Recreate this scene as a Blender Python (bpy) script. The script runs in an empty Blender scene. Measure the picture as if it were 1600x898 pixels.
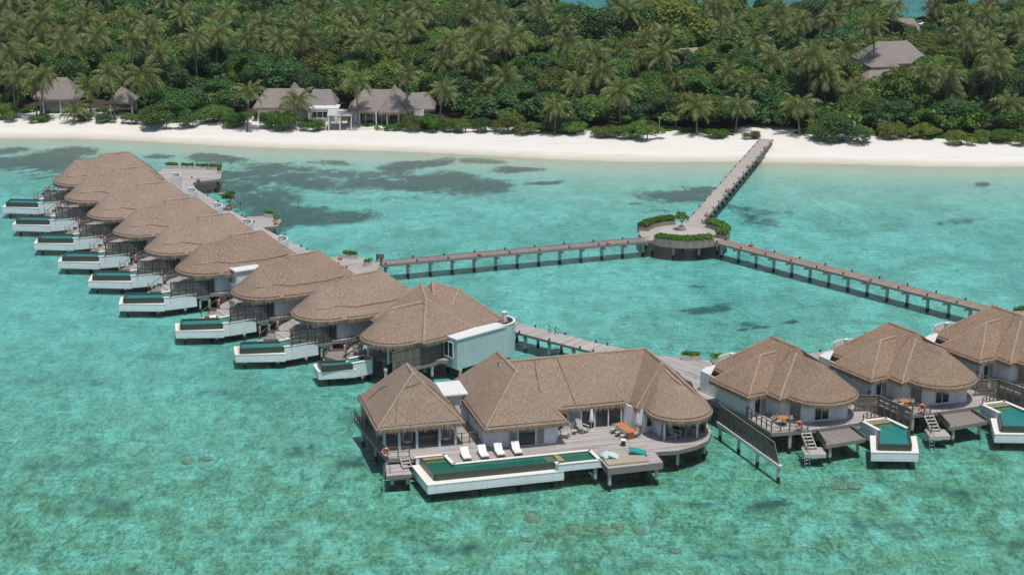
import bpy, bmesh, math, random
import numpy as np
from mathutils import Vector, Matrix, noise
R = math.radians
sc = bpy.context.scene
col = sc.collection

# ---------------------------------------------------------------- camera, sky, sun, exposure
cam = bpy.data.objects.new('camera', bpy.data.cameras.new('camera'))
col.objects.link(cam)
cam.location = (0, 0, 63)
cam.rotation_euler = (R(90 - 16.643), 0, 0)
cam.data.lens = 63.0
cam.data.sensor_width = 36.0
cam.data.clip_start = 1.0
cam.data.clip_end = 20000
sc.camera = cam

SUN_EL, SUN_AZ = 72.0, 158.0            # azimuth clockwise from +Y (the way the camera looks)
world = bpy.data.worlds.new('World')
sc.world = world
world.use_nodes = True
wn = world.node_tree.nodes
wl = world.node_tree.links
wn.clear()
sky = wn.new('ShaderNodeTexSky'); sky.sky_type = 'NISHITA'; sky.sun_disc = False
sky.sun_elevation = R(SUN_EL); sky.sun_rotation = R(SUN_AZ)
sky.air_density = 1.0; sky.dust_density = 1.5; sky.ozone_density = 1.0
bg = wn.new('ShaderNodeBackground'); bg.inputs['Strength'].default_value = 0.10
wo = wn.new('ShaderNodeOutputWorld')
wl.new(sky.outputs[0], bg.inputs[0]); wl.new(bg.outputs[0], wo.inputs[0])
sl = bpy.data.lights.new('sun', 'SUN'); sl.energy = 3.6; sl.angle = R(0.6); sl.color = (1.0, 0.955, 0.89)
sun = bpy.data.objects.new('sun', sl); col.objects.link(sun)
sd = Vector((math.sin(R(SUN_AZ)) * math.cos(R(SUN_EL)), math.cos(R(SUN_AZ)) * math.cos(R(SUN_EL)), math.sin(R(SUN_EL))))
sun.rotation_euler = sd.to_track_quat('Z', 'Y').to_euler()
sc.view_settings.view_transform = 'Standard'
sc.view_settings.look = 'None'
sc.view_settings.exposure = -0.12
sc.view_settings.gamma = 1
sc.render.engine = 'CYCLES'
sc.cycles.use_denoising = True
sc.cycles.transparent_max_bounces = 24
sc.cycles.max_bounces = 6
sc.cycles.diffuse_bounces = 2
sc.cycles.glossy_bounces = 2
sc.cycles.caustics_reflective = False
sc.cycles.caustics_refractive = False

# ---------------------------------------------------------------- node material helper
class NM:
    def __init__(s, name):
        s.m = bpy.data.materials.new(name); s.m.use_nodes = True
        s.t = s.m.node_tree; s.t.nodes.clear()
        s.out = s.n('ShaderNodeOutputMaterial')
    def n(s, typ, **kw):
        nd = s.t.nodes.new(typ)
        for k, v in kw.items():
            if k in nd.inputs.keys(): nd.inputs[k].default_value = v
            else: setattr(nd, k, v)
        return nd
    def l(s, a, b): s.t.links.new(a, b)
    def tex(s, kind='Object'):
        return s.n('ShaderNodeTexCoord').outputs[kind]
    def mapping(s, vec, scale=(1, 1, 1), loc=(0, 0, 0), rot=(0, 0, 0)):
        m = s.n('ShaderNodeMapping'); m.inputs['Scale'].default_value = scale; m.inputs['Location'].default_value = loc
        m.inputs['Rotation'].default_value = rot
        s.l(vec, m.inputs['Vector']); return m.outputs[0]
    def noise(s, vec, scale, detail=3, rough=.55, out='Fac', dist=0.0):
        n = s.n('ShaderNodeTexNoise'); n.inputs['Scale'].default_value = scale; n.inputs['Detail'].default_value = detail
        n.inputs['Roughness'].default_value = rough; n.inputs['Distortion'].default_value = dist
        s.l(vec, n.inputs['Vector']); return n.outputs[out]
    def ramp(s, fac, stops):
        r = s.n('ShaderNodeValToRGB'); e = r.color_ramp.elements
        while len(e) < len(stops): e.new(0.5)
        for i, (p, c) in enumerate(stops):
            e[i].position = p; e[i].color = (*c, 1) if len(c) == 3 else c
        s.l(fac, r.inputs[0]); return r.outputs[0]
    def mix(s, fac, a, b, mode='MIX'):
        m = s.n('ShaderNodeMix'); m.data_type = 'RGBA'; m.blend_type = mode
        for sock, v in ((m.inputs[0], fac), (m.inputs[6], a), (m.inputs[7], b)):
            if isinstance(v, bpy.types.NodeSocket): s.l(v, sock)
            elif isinstance(v, (int, float)): sock.default_value = v
            else: sock.default_value = (*v, 1)
        return m.outputs[2]
    def math(s, op, a, b=0.0, c=0.0):
        m = s.n('ShaderNodeMath'); m.operation = op
        for sock, v in zip(m.inputs, (a, b, c)):
            if isinstance(v, bpy.types.NodeSocket): s.l(v, sock)
            else: sock.default_value = v
        return m.outputs[0]
    def bump(s, h, strength=.5, dist=.05, normal=None):
        b = s.n('ShaderNodeBump'); b.inputs['Strength'].default_value = strength; b.inputs['Distance'].default_value = dist
        s.l(h, b.inputs['Height'])
        if normal: s.l(normal, b.inputs['Normal'])
        return b.outputs[0]
    def bsdf(s, color, rough=.7, normal=None, spec=.4, metal=0.0):
        b = s.n('ShaderNodeBsdfPrincipled')
        for sock, v in ((b.inputs['Base Color'], color), (b.inputs['Roughness'], rough)):
            if isinstance(v, bpy.types.NodeSocket): s.l(v, sock)
            elif isinstance(v, (int, float)): sock.default_value = v
            else: sock.default_value = (*v, 1)
        b.inputs['Specular IOR Level'].default_value = spec
        b.inputs['Metallic'].default_value = metal
        if normal: s.l(normal, b.inputs['Normal'])
        return b.outputs[0]
    def done(s, sh): s.l(sh, s.out.inputs['Surface']); return s.m

def simple(name, c, rough=.6, var=.12, scale=2.0, spec=.4, metal=0.0, c2=None):
    m = NM(name); v = m.tex()
    n = m.noise(v, scale, 4)
    c2 = c2 or tuple(x * (1 - 2 * var) for x in c)
    cc = m.mix(m.ramp(n, [(.3, (0, 0, 0)), (.7, (1, 1, 1))]), c2, c)
    return m.done(m.bsdf(cc, rough, None, spec, metal))

def isl(m):
    return m.n('ShaderNodeNewGeometry').outputs['Random Per Island']

def mat_thatch(name, ca, cb, cc, course=0.27, brick=.5):
    m = NM(name); uv = m.n('ShaderNodeUVMap').outputs[0]; ob = m.tex()
    rnd = m.n('ShaderNodeObjectInfo').outputs['Random']
    strands = m.noise(m.mapping(uv, (9, 1.8, 1)), 1.0, 5, .75)
    fine = m.noise(m.mapping(uv, (5, 3.2, 1)), 1.3, 5, .7)
    blot = m.noise(ob, .35, 4, .6)
    base = m.mix(m.ramp(blot, [(.35, (0, 0, 0)), (.65, (1, 1, 1))]), ca, cb)
    base = m.mix(m.ramp(fine, [(.35, (0, 0, 0)), (.72, (1, 1, 1))]), m.mix(.62, base, cc), base)
    base = m.mix(m.math('MULTIPLY', m.ramp(strands, [(.42, (0, 0, 0)), (.62, (1, 1, 1))]), .55), base, tuple(min(1, x * 1.45) for x in ca))
    # courses: overlapping rows of thatch tiles, each row's butt a little darker
    br = m.n('ShaderNodeTexBrick'); br.inputs['Scale'].default_value = 1.0
    br.inputs['Brick Width'].default_value = .85; br.inputs['Row Height'].default_value = course
    br.inputs['Mortar Size'].default_value = .03; br.inputs['Mortar Smooth'].default_value = 1.0
    br.offset = .5
    wob = m.n('ShaderNodeVectorMath'); wob.operation = 'ADD'
    nz = m.n('ShaderNodeTexNoise'); nz.inputs['Scale'].default_value = 1.6; m.l(uv, nz.inputs['Vector'])
    sub = m.n('ShaderNodeVectorMath'); sub.operation = 'SCALE'; sub.inputs['Scale'].default_value = .16
    m.l(nz.outputs['Color'], sub.inputs[0]); m.l(uv, wob.inputs[0]); m.l(sub.outputs[0], wob.inputs[1])
    m.l(wob.outputs[0], br.inputs['Vector'])
    br.inputs['Color1'].default_value = (1, 1, 1, 1); br.inputs['Color2'].default_value = (.88, .86, .85, 1); br.inputs['Mortar'].default_value = (.35, .32, .30, 1)
    base = m.mix(brick, base, m.mix(1.0, base, br.outputs['Color'], 'MULTIPLY'))
    base = m.mix(m.math('MULTIPLY', rnd, .35), base, m.mix(1.0, base, (.86, .84, .86), 'MULTIPLY'))
    grain = m.noise(m.mapping(uv, (1, .6, 1)), 8.0, 3, .8)
    base = m.mix(1.0, base, m.ramp(grain, [(.28, (.68, .66, .64)), (.52, (1, 1, 1)), (.78, (1.2, 1.18, 1.16))]), 'MULTIPLY')
    weather = m.noise(m.mapping(ob, (1, 1, .5), loc=(7, 3, 1)), .16, 3, .6)
    base = m.mix(m.ramp(weather, [(.42, (0, 0, 0)), (.66, (.55, .55, .55))]), base, m.mix(1.0, base, (.88, .95, 1.02), 'MULTIPLY'))
    h = m.math('ADD', m.math('MULTIPLY', strands, .5), m.math('ADD', m.math('ADD', fine, m.math('MULTIPLY', grain, .7)), m.math('MULTIPLY', br.outputs['Fac'], -.6 * min(1, brick * 2))))
    return m.done(m.bsdf(base, .95, m.bump(h, .9, .07), .1))

def mat_wood(name, ca, cb, stripe=True, rough=.85):
    m = NM(name); ob = m.tex()
    g = m.noise(m.mapping(ob, (3, 3, 8)), 2.2, 4, .6)
    big = m.noise(ob, .45, 3)
    c = m.mix(m.ramp(isl(m), [(0, (0, 0, 0)), (1, (1, 1, 1))]), ca, cb)
    c = m.mix(m.math('MULTIPLY', g, .5), c, tuple(x * .55 for x in ca))
    c = m.mix(m.ramp(big, [(.4, (0, 0, 0)), (.7, (.55, .55, .55))]), c, tuple(x * .7 for x in cb))
    return m.done(m.bsdf(c, rough, m.bump(g, .3, .01), .25))

def mat_siding(name, c, pitch=.19):
    m = NM(name); ob = m.tex(); sep = m.n('ShaderNodeSeparateXYZ'); m.l(ob, sep.inputs[0])
    f = m.math('FRACT', m.math('DIVIDE', sep.outputs[2], pitch))
    line = m.ramp(f, [(0, (0, 0, 0)), (.12, (1, 1, 1)), (1, (.75, .75, .75))])
    st = m.noise(m.mapping(ob, (2, 2, .5)), 1.2, 4)
    cc = m.mix(m.ramp(st, [(.45, (0, 0, 0)), (.8, (1, 1, 1))]), c, tuple(x * .8 for x in c))
    cc = m.mix(1.0, cc, m.ramp(f, [(0, (.72, .72, .72)), (.12, (1, 1, 1))]), 'MULTIPLY')
    return m.done(m.bsdf(cc, .55, m.bump(line, .6, .02), .35))

def mat_pile(name):
    m = NM(name); g = m.n('ShaderNodeNewGeometry'); sep = m.n('ShaderNodeSeparateXYZ'); m.l(g.outputs['Position'], sep.inputs[0])
    n = m.noise(m.tex(), 3.0, 3)
    z = m.math('ADD', sep.outputs[2], m.math('MULTIPLY', n, .22))
    c = m.ramp(z, [(.16, (.04, .05, .04)), (.34, (.42, .44, .41))])
    return m.done(m.bsdf(c, .85, None, .3))

def mat_leaf(name, c1, c2, trans=.38, rough=.5):
    m = NM(name); r_ = m.n('ShaderNodeObjectInfo').outputs['Random']
    n = m.noise(m.tex(), .35, 3)
    a = m.mix(isl(m), c1, c2)
    a = m.mix(m.math('MULTIPLY', n, .6), a, tuple(x * .55 for x in c1))
    hs = m.n('ShaderNodeHueSaturation'); m.l(a, hs.inputs['Color'])
    m.l(m.math('ADD', .494, m.math('MULTIPLY', r_, .022)), hs.inputs['Hue'])
    m.l(m.math('ADD', .75, m.math('MULTIPLY', r_, .5)), hs.inputs['Value'])
    b = m.bsdf(hs.outputs[0], rough, None, .35)
    t = m.n('ShaderNodeBsdfTranslucent'); m.l(hs.outputs[0], t.inputs[0])
    x = m.n('ShaderNodeMixShader'); x.inputs[0].default_value = trans
    m.l(b, x.inputs[1]); m.l(t.outputs[0], x.inputs[2])
    return m.done(x.outputs[0])

MT = {}
MT['thatch_grey'] = mat_thatch('thatch_grey', (.375, .288, .222), (.31, .235, .182), (.17, .125, .098), brick=.06)
MT['thatch_warm'] = mat_thatch('thatch_warm', (.385, .285, .195), (.315, .21, .15), (.18, .115, .085), brick=.30)
MT['thatch_fine'] = mat_thatch('thatch_fine', (.365, .275, .205), (.305, .225, .168), (.17, .122, .09), brick=.0)
MT['thatch_course'] = mat_thatch('thatch_course', (.38, .285, .21), (.315, .23, .17), (.18, .13, .10), brick=.35)
MT['thatch_old'] = mat_thatch('thatch_old', (.33, .30, .27), (.27, .24, .22), (.15, .13, .12), brick=.3)
MT['ridge_fine'] = simple('fine_ridge_thatch', (.40, .315, .245), .95, .16, 4.0, .1)
MT['ridge'] = simple('ridge_thatch', (.405, .305, .23), .95, .2, 4.0, .1)
MT['fringe'] = mat_wood('thatch_fringe', (.31, .225, .165), (.52, .39, .30))
MT['rope'] = simple('rope', (.17, .12, .09), .9)
MT['deck'] = mat_wood('weathered_deck', (.33, .305, .285), (.68, .64, .60))
MT['deck_dark'] = mat_wood('dark_weathered_deck', (.27, .235, .215), (.39, .345, .32))
MT['deck_brown'] = mat_wood('brown_deck', (.28, .21, .17), (.42, .34, .28))
MT['deck_pale'] = mat_wood('pale_deck', (.46, .42, .37), (.58, .54, .48))
MT['beam'] = mat_wood('grey_beam', (.22, .205, .19), (.30, .28, .26))
MT['rail'] = mat_wood('rail_wood', (.15, .13, .115), (.23, .20, .18))
MT['pale_wood'] = mat_wood('pale_wood', (.50, .47, .42), (.62, .58, .52))
MT['white'] = simple('white_paint', (.76, .77, .76), .5, .05, 1.5)
def mat_stucco():
    m = NM('white_stucco'); ob = m.tex(); st = m.noise(m.mapping(ob, (2.2, 2.2, .35)), 1.6, 5, .65); b_ = m.noise(ob, .5, 3)
    sep = m.n('ShaderNodeSeparateXYZ'); m.l(ob, sep.inputs[0])
    low = m.n('ShaderNodeMapRange'); low.inputs['From Min'].default_value = .95; low.inputs['From Max'].default_value = .4; m.l(m.math('ADD', sep.outputs[2], m.math('MULTIPLY', st, .25)), low.inputs['Value'])
    c = m.mix(m.ramp(st, [(.48, (0, 0, 0)), (.75, (.7, .7, .7))]), (.76, .80, .82), (.58, .62, .62))
    c = m.mix(m.math('MULTIPLY', low.outputs[0], m.ramp(b_, [(.35, (.1, .1, .1)), (.65, (.6, .6, .6))])), c, (.44, .50, .45))
    return m.done(m.bsdf(c, .75, m.bump(st, .15, .01), .35))
MT['stucco'] = mat_stucco()
MT['rim'] = simple('white_rim_stone', (.84, .81, .74), .8, .07, 3)
MT['siding'] = mat_siding('white_siding', (.83, .86, .87))
MT['siding_blue'] = mat_siding('pale_blue_siding', (.47, .60, .62))
MT['louver'] = mat_siding('white_louver', (.80, .81, .80), .26)
MT['pile'] = mat_pile('stained_pile')
MT['mosaic'] = simple('pool_mosaic', (.085, .105, .085), .35, .3, 9)
MT['floor_tile'] = simple('pool_floor_mosaic', (.04, .235, .19), .5, .12, 5)
MT['floor_teal'] = simple('pool_floor_teal', (.085, .38, .34), .5, .12, 5)
MT['step_tile'] = simple('pool_step_mosaic', (.42, .36, .20), .5, .2, 6)
MT['ochre'] = simple('stained_ochre_tile', (.58, .38, .17), .7, .3, 3, c2=(.66, .60, .50))
MT['frame'] = simple('window_frame', (.74, .77, .78), .4, .03)
MT['curtain'] = simple('curtain', (.30, .36, .36), .9, .15, 5)
MT['shade'] = simple('painted_shade', (.30, .27, .24), .9, .1)  # dark tone that paints shade onto walls and a pane
MT['metal'] = simple('stainless_steel', (.55, .56, .56), .3, .05, 1, .5, .8)
MT['dark_metal'] = simple('dark_metal', (.05, .05, .05), .5)
MT['dark_wood'] = simple('dark_wood', (.06, .045, .035), .6, .2, 5)
MT['terracotta'] = simple('terracotta', (.52, .24, .14), .8, .12, 4)
MT['orange'] = simple('orange_teak', (.62, .24, .09), .5, .15, 4)
MT['ring_red'] = simple('lifebuoy_red', (.72, .13, .08), .5, .05)
MT['canvas'] = simple('white_canvas', (.80, .79, .77), .85, .04)
MT['teal_cloth'] = simple('teal_cloth', (.02, .36, .34), .85, .15, 6)
MT['pale_cloth'] = simple('pale_cyan_cloth', (.55, .68, .66), .85, .06, 6)
MT['tan_cloth'] = simple('tan_cloth', (.44, .37, .28), .9, .1, 8)
MT['wicker'] = simple('wicker', (.32, .24, .16), .8, .2, 14)
MT['wicker_dark'] = simple('dark_wicker', (.12, .09, .07), .8, .2, 14)
MT['soil'] = simple('soil', (.10, .07, .05), .95)
MT['boxplanter'] = simple('planter_stone', (.58, .57, .54), .8, .12, 3)
MT['trunk'] = simple('palm_trunk', (.22, .19, .155), .9, .25, 4)
MT['bark'] = simple('bark', (.12, .095, .07), .95, .25, 3)
MT['leaf_dark'] = mat_leaf('leaf_dark', (.06, .145, .04), (.135, .25, .075))
MT['leaf_mid'] = mat_leaf('leaf_mid', (.115, .205, .035), (.23, .35, .075))
MT['leaf_olive'] = mat_leaf('leaf_olive', (.105, .165, .03), (.24, .31, .07))
MT['leaf_yellow'] = mat_leaf('leaf_yellow', (.15, .19, .03), (.30, .33, .07))
MT['leaf_bright'] = mat_leaf('leaf_bright', (.075, .18, .025), (.17, .32, .055))
MT['hedge'] = mat_leaf('hedge_leaf', (.10, .22, .025), (.20, .36, .05))
MT['frond'] = mat_leaf('palm_frond', (.13, .18, .04), (.36, .39, .13), .36, .40)
MT['frond_old'] = mat_leaf('palm_frond_old', (.18, .16, .07), (.38, .33, .16), .15, .5)
MT['coral'] = simple('coral_rock', (.62, .47, .32), .95, .3, 2.2, c2=(.26, .25, .18))
def glass():
    m = NM('window_glass'); n = m.noise(m.tex(), .8, 2)
    c = m.mix(n, (.012, .02, .022), (.04, .06, .062))
    return m.done(m.bsdf(c, .06, None, .5))
MT['glass'] = glass()

# ---------------------------------------------------------------- mesh builder
class MB:
    def __init__(s): s.v = []; s.f = []; s.uv = {}
    def add(s, vs, fs):
        b = len(s.v); s.v += [tuple(v) for v in vs]; s.f += [tuple(i + b for i in f) for f in fs]; return s
    def box(s, x0, y0, z0, x1, y1, z1):
        vs = [(x0, y0, z0), (x1, y0, z0), (x1, y1, z0), (x0, y1, z0), (x0, y0, z1), (x1, y0, z1), (x1, y1, z1), (x0, y1, z1)]
        return s.add(vs, [(0, 3, 2, 1), (4, 5, 6, 7), (0, 1, 5, 4), (1, 2, 6, 5), (2, 3, 7, 6), (3, 0, 4, 7)])
    def obox(s, c, half, rz=0, tilt=0):
        M_ = Matrix.Translation(c) @ Matrix.Rotation(rz, 4, 'Z') @ Matrix.Rotation(tilt, 4, 'Y')
        hx, hy, hz = half
        vs = [M_ @ Vector((a * hx, b * hy, d * hz)) for d in (-1, 1) for a, b in ((-1, -1), (1, -1), (1, 1), (-1, 1))]
        return s.add(vs, [(0, 3, 2, 1), (4, 5, 6, 7), (0, 1, 5, 4), (1, 2, 6, 5), (2, 3, 7, 6), (3, 0, 4, 7)])
    def bar(s, a, b, w, h):
        """box section w (sideways) by h (upwards) from a to b"""
        a, b = Vector(a), Vector(b); d = (b - a).normalized()
        side = d.cross(Vector((0, 0, 1)))
        side = side.normalized() if side.length > .01 else Vector((1, 0, 0))
        up = side.cross(d).normalized()
        vs = [p + side * (i * w / 2) + up * (j * h / 2) for p in (a, b) for i, j in ((-1, -1), (1, -1), (1, 1), (-1, 1))]
        return s.add(vs, [(0, 1, 2, 3), (4, 7, 6, 5), (0, 4, 5, 1), (1, 5, 6, 2), (2, 6, 7, 3), (3, 7, 4, 0)])
    def tube(s, pts, rad, n=8, caps=True):
        pts = [Vector(p) for p in pts]
        if not isinstance(rad, (list, tuple)): rad = [rad] * len(pts)
        rings = []
        base = len(s.v)
        for i, p in enumerate(pts):
            d = (pts[min(i + 1, len(pts) - 1)] - pts[max(i - 1, 0)]).normalized()
            a = d.cross(Vector((0, 0, 1)))
            a = a.normalized() if a.length > .05 else Vector((1, 0, 0))
            b = a.cross(d).normalized()
            for k in range(n):
                t = 2 * math.pi * k / n
                s.v.append(tuple(p + a * (math.cos(t) * rad[i]) + b * (math.sin(t) * rad[i])))
        for i in range(len(pts) - 1):
            for k in range(n):
                k2 = (k + 1) % n
                s.f.append((base + i * n + k, base + i * n + k2, base + (i + 1) * n + k2, base + (i + 1) * n + k))
        if caps:
            s.f.append(tuple(base + k for k in range(n))[::-1]); s.f.append(tuple(base + (len(pts) - 1) * n + k for k in range(n)))
        return s
    def cyl(s, x, y, z0, z1, r0, r1=None, n=12):
        r1 = r0 if r1 is None else r1
        vs = [(x + r * math.cos(2 * math.pi * k / n), y + r * math.sin(2 * math.pi * k / n), z) for z, r in ((z0, r0), (z1, r1)) for k in range(n)]
        return s.add(vs, [tuple(range(n))[::-1], tuple(range(n, 2 * n))] + [(k, (k + 1) % n, n + (k + 1) % n, n + k) for k in range(n)])
    def lathe(s, x, y, prof, n=14):
        base = len(s.v)
        for r, z in prof:
            for k in range(n): s.v.append((x + r * math.cos(2 * math.pi * k / n), y + r * math.sin(2 * math.pi * k / n), z))
        for i in range(len(prof) - 1):
            for k in range(n):
                k2 = (k + 1) % n
                s.f.append((base + i * n + k, base + i * n + k2, base + (i + 1) * n + k2, base + (i + 1) * n + k))
        s.f.append(tuple(base + k for k in range(n))[::-1]); s.f.append(tuple(base + (len(prof) - 1) * n + k for k in range(n)))
        return s
    def prism(s, poly, z0, z1):
        n = len(poly)
        if area(poly) < 0: poly = poly[::-1]
        vs = [(x, y, z0) for x, y in poly] + [(x, y, z1) for x, y in poly]
        return s.add(vs, [tuple(range(n))[::-1], tuple(range(n, 2 * n))] + [(k, (k + 1) % n, n + (k + 1) % n, n + k) for k in range(n)])
    def build(s, name, mat, parent=None, smooth=False, kind=None, loc=None, label=None):
        me = bpy.data.meshes.new(name); me.from_pydata(s.v, [], s.f); me.validate(); me.update()
        if smooth: me.polygons.foreach_set('use_smooth', [True] * len(me.polygons))
        me.materials.append(MT[mat] if isinstance(mat, str) else mat)
        return inst(name, me, parent, loc, kind=kind, label=label)

def inst(name, me, parent=None, loc=None, rz=0.0, kind=None, label=None, scale=None, rot=None):
    o = bpy.data.objects.new(name, me); col.objects.link(o)
    if parent is not None: o.parent = parent
    if loc is not None: o.location = loc
    if rot is not None: o.rotation_euler = rot
    elif rz: o.rotation_euler = (0, 0, rz)
    if scale is not None: o.scale = scale if hasattr(scale, '__len__') else (scale,) * 3
    if kind: o['kind'] = kind
    if label: o['label'] = label
    return o

def tag(o, label, cat, group=None):
    o['label'] = label; o['category'] = cat
    if group: o['group'] = group
    return o

def thing(name, label, cat, loc=(0, 0, 0), rz=0.0, group=None):
    o = bpy.data.objects.new(name, None); col.objects.link(o)
    o.empty_display_size = .5
    o.location = loc; o.rotation_euler = (0, 0, rz)
    return tag(o, label, cat, group)

KIDS = {}
def copy_tree(o, parent=None):
    c = o.copy(); col.objects.link(c)
    if parent is not None: c.parent = parent
    for ch in list(o.children): copy_tree(ch, c)
    return c

def area(p):
    return sum(p[i][0] * p[(i + 1) % len(p)][1] - p[(i + 1) % len(p)][0] * p[i][1] for i in range(len(p))) / 2

def inside(p, poly):
    x, y = p; r_ = False; n = len(poly)
    for i in range(n):
        x1, y1 = poly[i]; x2, y2 = poly[(i + 1) % n]
        if (y1 > y) != (y2 > y) and x < (x2 - x1) * (y - y1) / (y2 - y1) + x1: r_ = not r_
    return r_

def shrink(poly, d):
    """offset a polygon inwards by d"""
    if area(poly) < 0: poly = poly[::-1]
    n = len(poly); out = []
    for i in range(n):
        a, b, c = Vector(poly[i - 1]), Vector(poly[i]), Vector(poly[(i + 1) % n])
        e1, e2 = (b - a).normalized(), (c - b).normalized()
        n1, n2 = Vector((-e1.y, e1.x)), Vector((-e2.y, e2.x))
        k = (n1 + n2); k = k / max(.3, k.dot(n1))
        out.append(tuple(b + k * d))
    return out

# ---------------------------------------------------------------- decks
def planks(poly, z, ang, mat, parent, w=.145, th=.04, name='deck_planks', cut=3.6, seed=1, hole=None):
    """separate boards with open joints, clipped to the outline"""
    rng = random.Random(seed); c, s = math.cos(ang), math.sin(ang)
    rp = [(x * c + y * s, -x * s + y * c) for x, y in poly]
    lo = min(p[1] for p in rp); hi = max(p[1] for p in rp)
    m = MB(); y = lo
    while y < hi:
        ym = y + w / 2; xs = []
        for i in range(len(rp)):
            (x1, y1), (x2, y2) = rp[i], rp[(i + 1) % len(rp)]
            if (y1 > ym) != (y2 > ym): xs.append(x1 + (x2 - x1) * (ym - y1) / (y2 - y1))
        xs.sort()
        for a, b in zip(xs[::2], xs[1::2]):
            x = a
            while x < b - .02:
                x2 = min(b, x + cut * rng.uniform(.7, 1.3))
                if b - x2 < .5: x2 = b
                dz = rng.uniform(-.006, .006)
                q = [(x + .006, y + .012), (x2 - .006, y + .012), (x2 - .006, y + w - .012), (x + .006, y + w - .012)]
                q = [(u * c - v * s, u * s + v * c) for u, v in q]
                m.add([(px, py, z - th + dz) for px, py in q] + [(px, py, z + dz) for px, py in q],
                      [(4, 5, 6, 7), (0, 1, 5, 4), (1, 2, 6, 5), (2, 3, 7, 6), (3, 0, 4, 7)])
                x = x2
        y += w
    return m.build(name, mat, parent, kind='stuff')

PILE = {}
def pile_mesh(h, r=.17):
    k = (round(h, 1), r)
    if k not in PILE:
        me = bpy.data.meshes.new('pile'); m = MB().cyl(0, 0, 0, k[0], r, r, 12)
        m.cyl(0, 0, k[0] - .3, k[0] - .05, r + .035, r + .035, 12)
        me.from_pydata(m.v, [], m.f); me.materials.append(MT['pile']); PILE[k] = me
    return PILE[k]
def piles(parent, pts, top, r=.17, bottom=-1.0):
    for x, y in pts: inst('pile', pile_mesh(top - bottom, r), parent, (x, y, bottom))

def deck(parent, poly, z, ang=0.0, mat='deck', pl=None, fascia='beam', th=.34, seed=1, cut=3.6, sub=True):
    planks(poly, z, ang, mat, parent, seed=seed, cut=cut)
    if sub: MB().prism(shrink(poly, .12), z - .22, z - .055).build('joist_frame', 'beam', parent)
    m = MB(); n = len(poly)
    if area(poly) < 0: poly = poly[::-1]
    for i in range(n):
        a, b = poly[i], poly[(i + 1) % n]
        m.bar((*a, z - th / 2 - .012), (*b, z - th / 2 - .012), .07, th)
    m.build('edge_beam', fascia, parent)
    if pl: piles(parent, pl, z - .2)

def railing(parent, pts, z, h=1.0, step=1.0, mat='rail', rails=(1.0, .55)):
    m = MB(); pm = None
    post = bpy.data.meshes.new('post'); q = MB().box(-.045, -.045, 0, .045, .045, h); post.from_pydata(q.v, [], q.f); post.materials.append(MT[mat])
    for a, b in zip(pts, pts[1:]):
        for f in rails:
            m.bar((*a, z + h * f - .02), (*b, z + h * f - .02), .07 if f == 1 else .045, .05)
    r_ = m.build('railing', mat, parent)
    for i, (a, b) in enumerate(zip(pts, pts[1:])):
        L_ = math.dist(a, b); n = max(1, round(L_ / step))
        for k in range(n + (1 if i == len(pts) - 2 else 0)):
            t = k / n
            inst('post', post, r_, (a[0] + (b[0] - a[0]) * t, a[1] + (b[1] - a[1]) * t, z))
    return r_

# ---------------------------------------------------------------- screens of woven panels
PANELS = {}
def panel_mesh(w, h, kind, mt='screen'):
    k = (round(w, 2), round(h, 2), kind + (10 if mt == 'screen_dark' else 0))
    if k in PANELS: return PANELS[k]
    rng = random.Random(hash(k) & 0xffff); m = MB(); f = .04
    for x0, z0, x1, z1 in ((0, 0, w, f), (0, h - f, w, h), (0, f, f, h - f), (w - f, f, w, h - f)):
        m.box(x0, -.035, z0, x1, .035, z1)
    if kind == 0:                      # upright reeds
        n = max(5, int(w / .07)); d = (w - 2 * f) / n
        for i in range(n):
            if rng.random() < .06: continue
            o = rng.uniform(-.008, .008)
            m.box(f + i * d + .007, -.012 + o, f + .01, f + (i + 1) * d - .007, .012 + o, h - f - .01)
    else:                              # level laths
        n = max(5, int(h / .075)); d = (h - 2 * f) / n
        for i in range(n):
            if rng.random() < .08: continue
            o = rng.uniform(-.008, .008)
            m.box(f + .005, -.012 + o, f + i * d + .008, w - f - .005, .012 + o, f + (i + 1) * d - .008)
    me = bpy.data.meshes.new('panel'); me.from_pydata(m.v, [], m.f)
    me.materials.append(MT[mt]); PANELS[k] = me
    return me
MT['screen_dark'] = mat_wood('dark_screen_wood', (.085, .085, .08), (.20, .195, .185))
MT['screen'] = mat_wood('screen_wood', (.16, .14, .12), (.33, .295, .25))
def screen(parent, a, b, z0, h, w=.95, rows=2, z1=None, thin=0.0, mt='screen'):
    """two-row screen from a to b, bottom at z0; panels follow a sloping foot if z1 is given"""
    L_ = math.dist(a, b); n = max(1, round(L_ / w)); pw = L_ / n; ang = math.atan2(b[1] - a[1], b[0] - a[0])
    m = MB(); z1 = z0 if z1 is None else z1
    for i in range(n + 1):
        t = i / n; x, y = a[0] + (b[0] - a[0]) * t, a[1] + (b[1] - a[1]) * t; zz = z0 + (z1 - z0) * t
        m.box(x - .045, y - .045, zz - .02, x + .045, y + .045, zz + h + .03)
    m.bar((*a, z0 + h + .04), (*b, z1 + h + .04), .11, .05)
    fr = m.build('screen_fence', 'rail' if mt == 'screen' else 'dark_metal', parent)
    rng = random.Random(int(L_ * 97))
    for i in range(n):
        t = i / n; x, y = a[0] + (b[0] - a[0]) * t, a[1] + (b[1] - a[1]) * t; zz = z0 + (z1 - z0) * (t + .5 / n)
        hh = h / rows
        for r_ in range(rows):
            inst('panel', panel_mesh(pw - .04, hh - .03, rng.randint(0, 1), mt), fr, (x + math.cos(ang) * .02, y + math.sin(ang) * .02, zz + r_ * hh + .015), ang)
    return fr

# ---------------------------------------------------------------- thatched roofs
def pl_in(hull, p, eps=.03):
    return all(n.dot(p) - d < -eps for n, d in hull['planes'])

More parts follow.
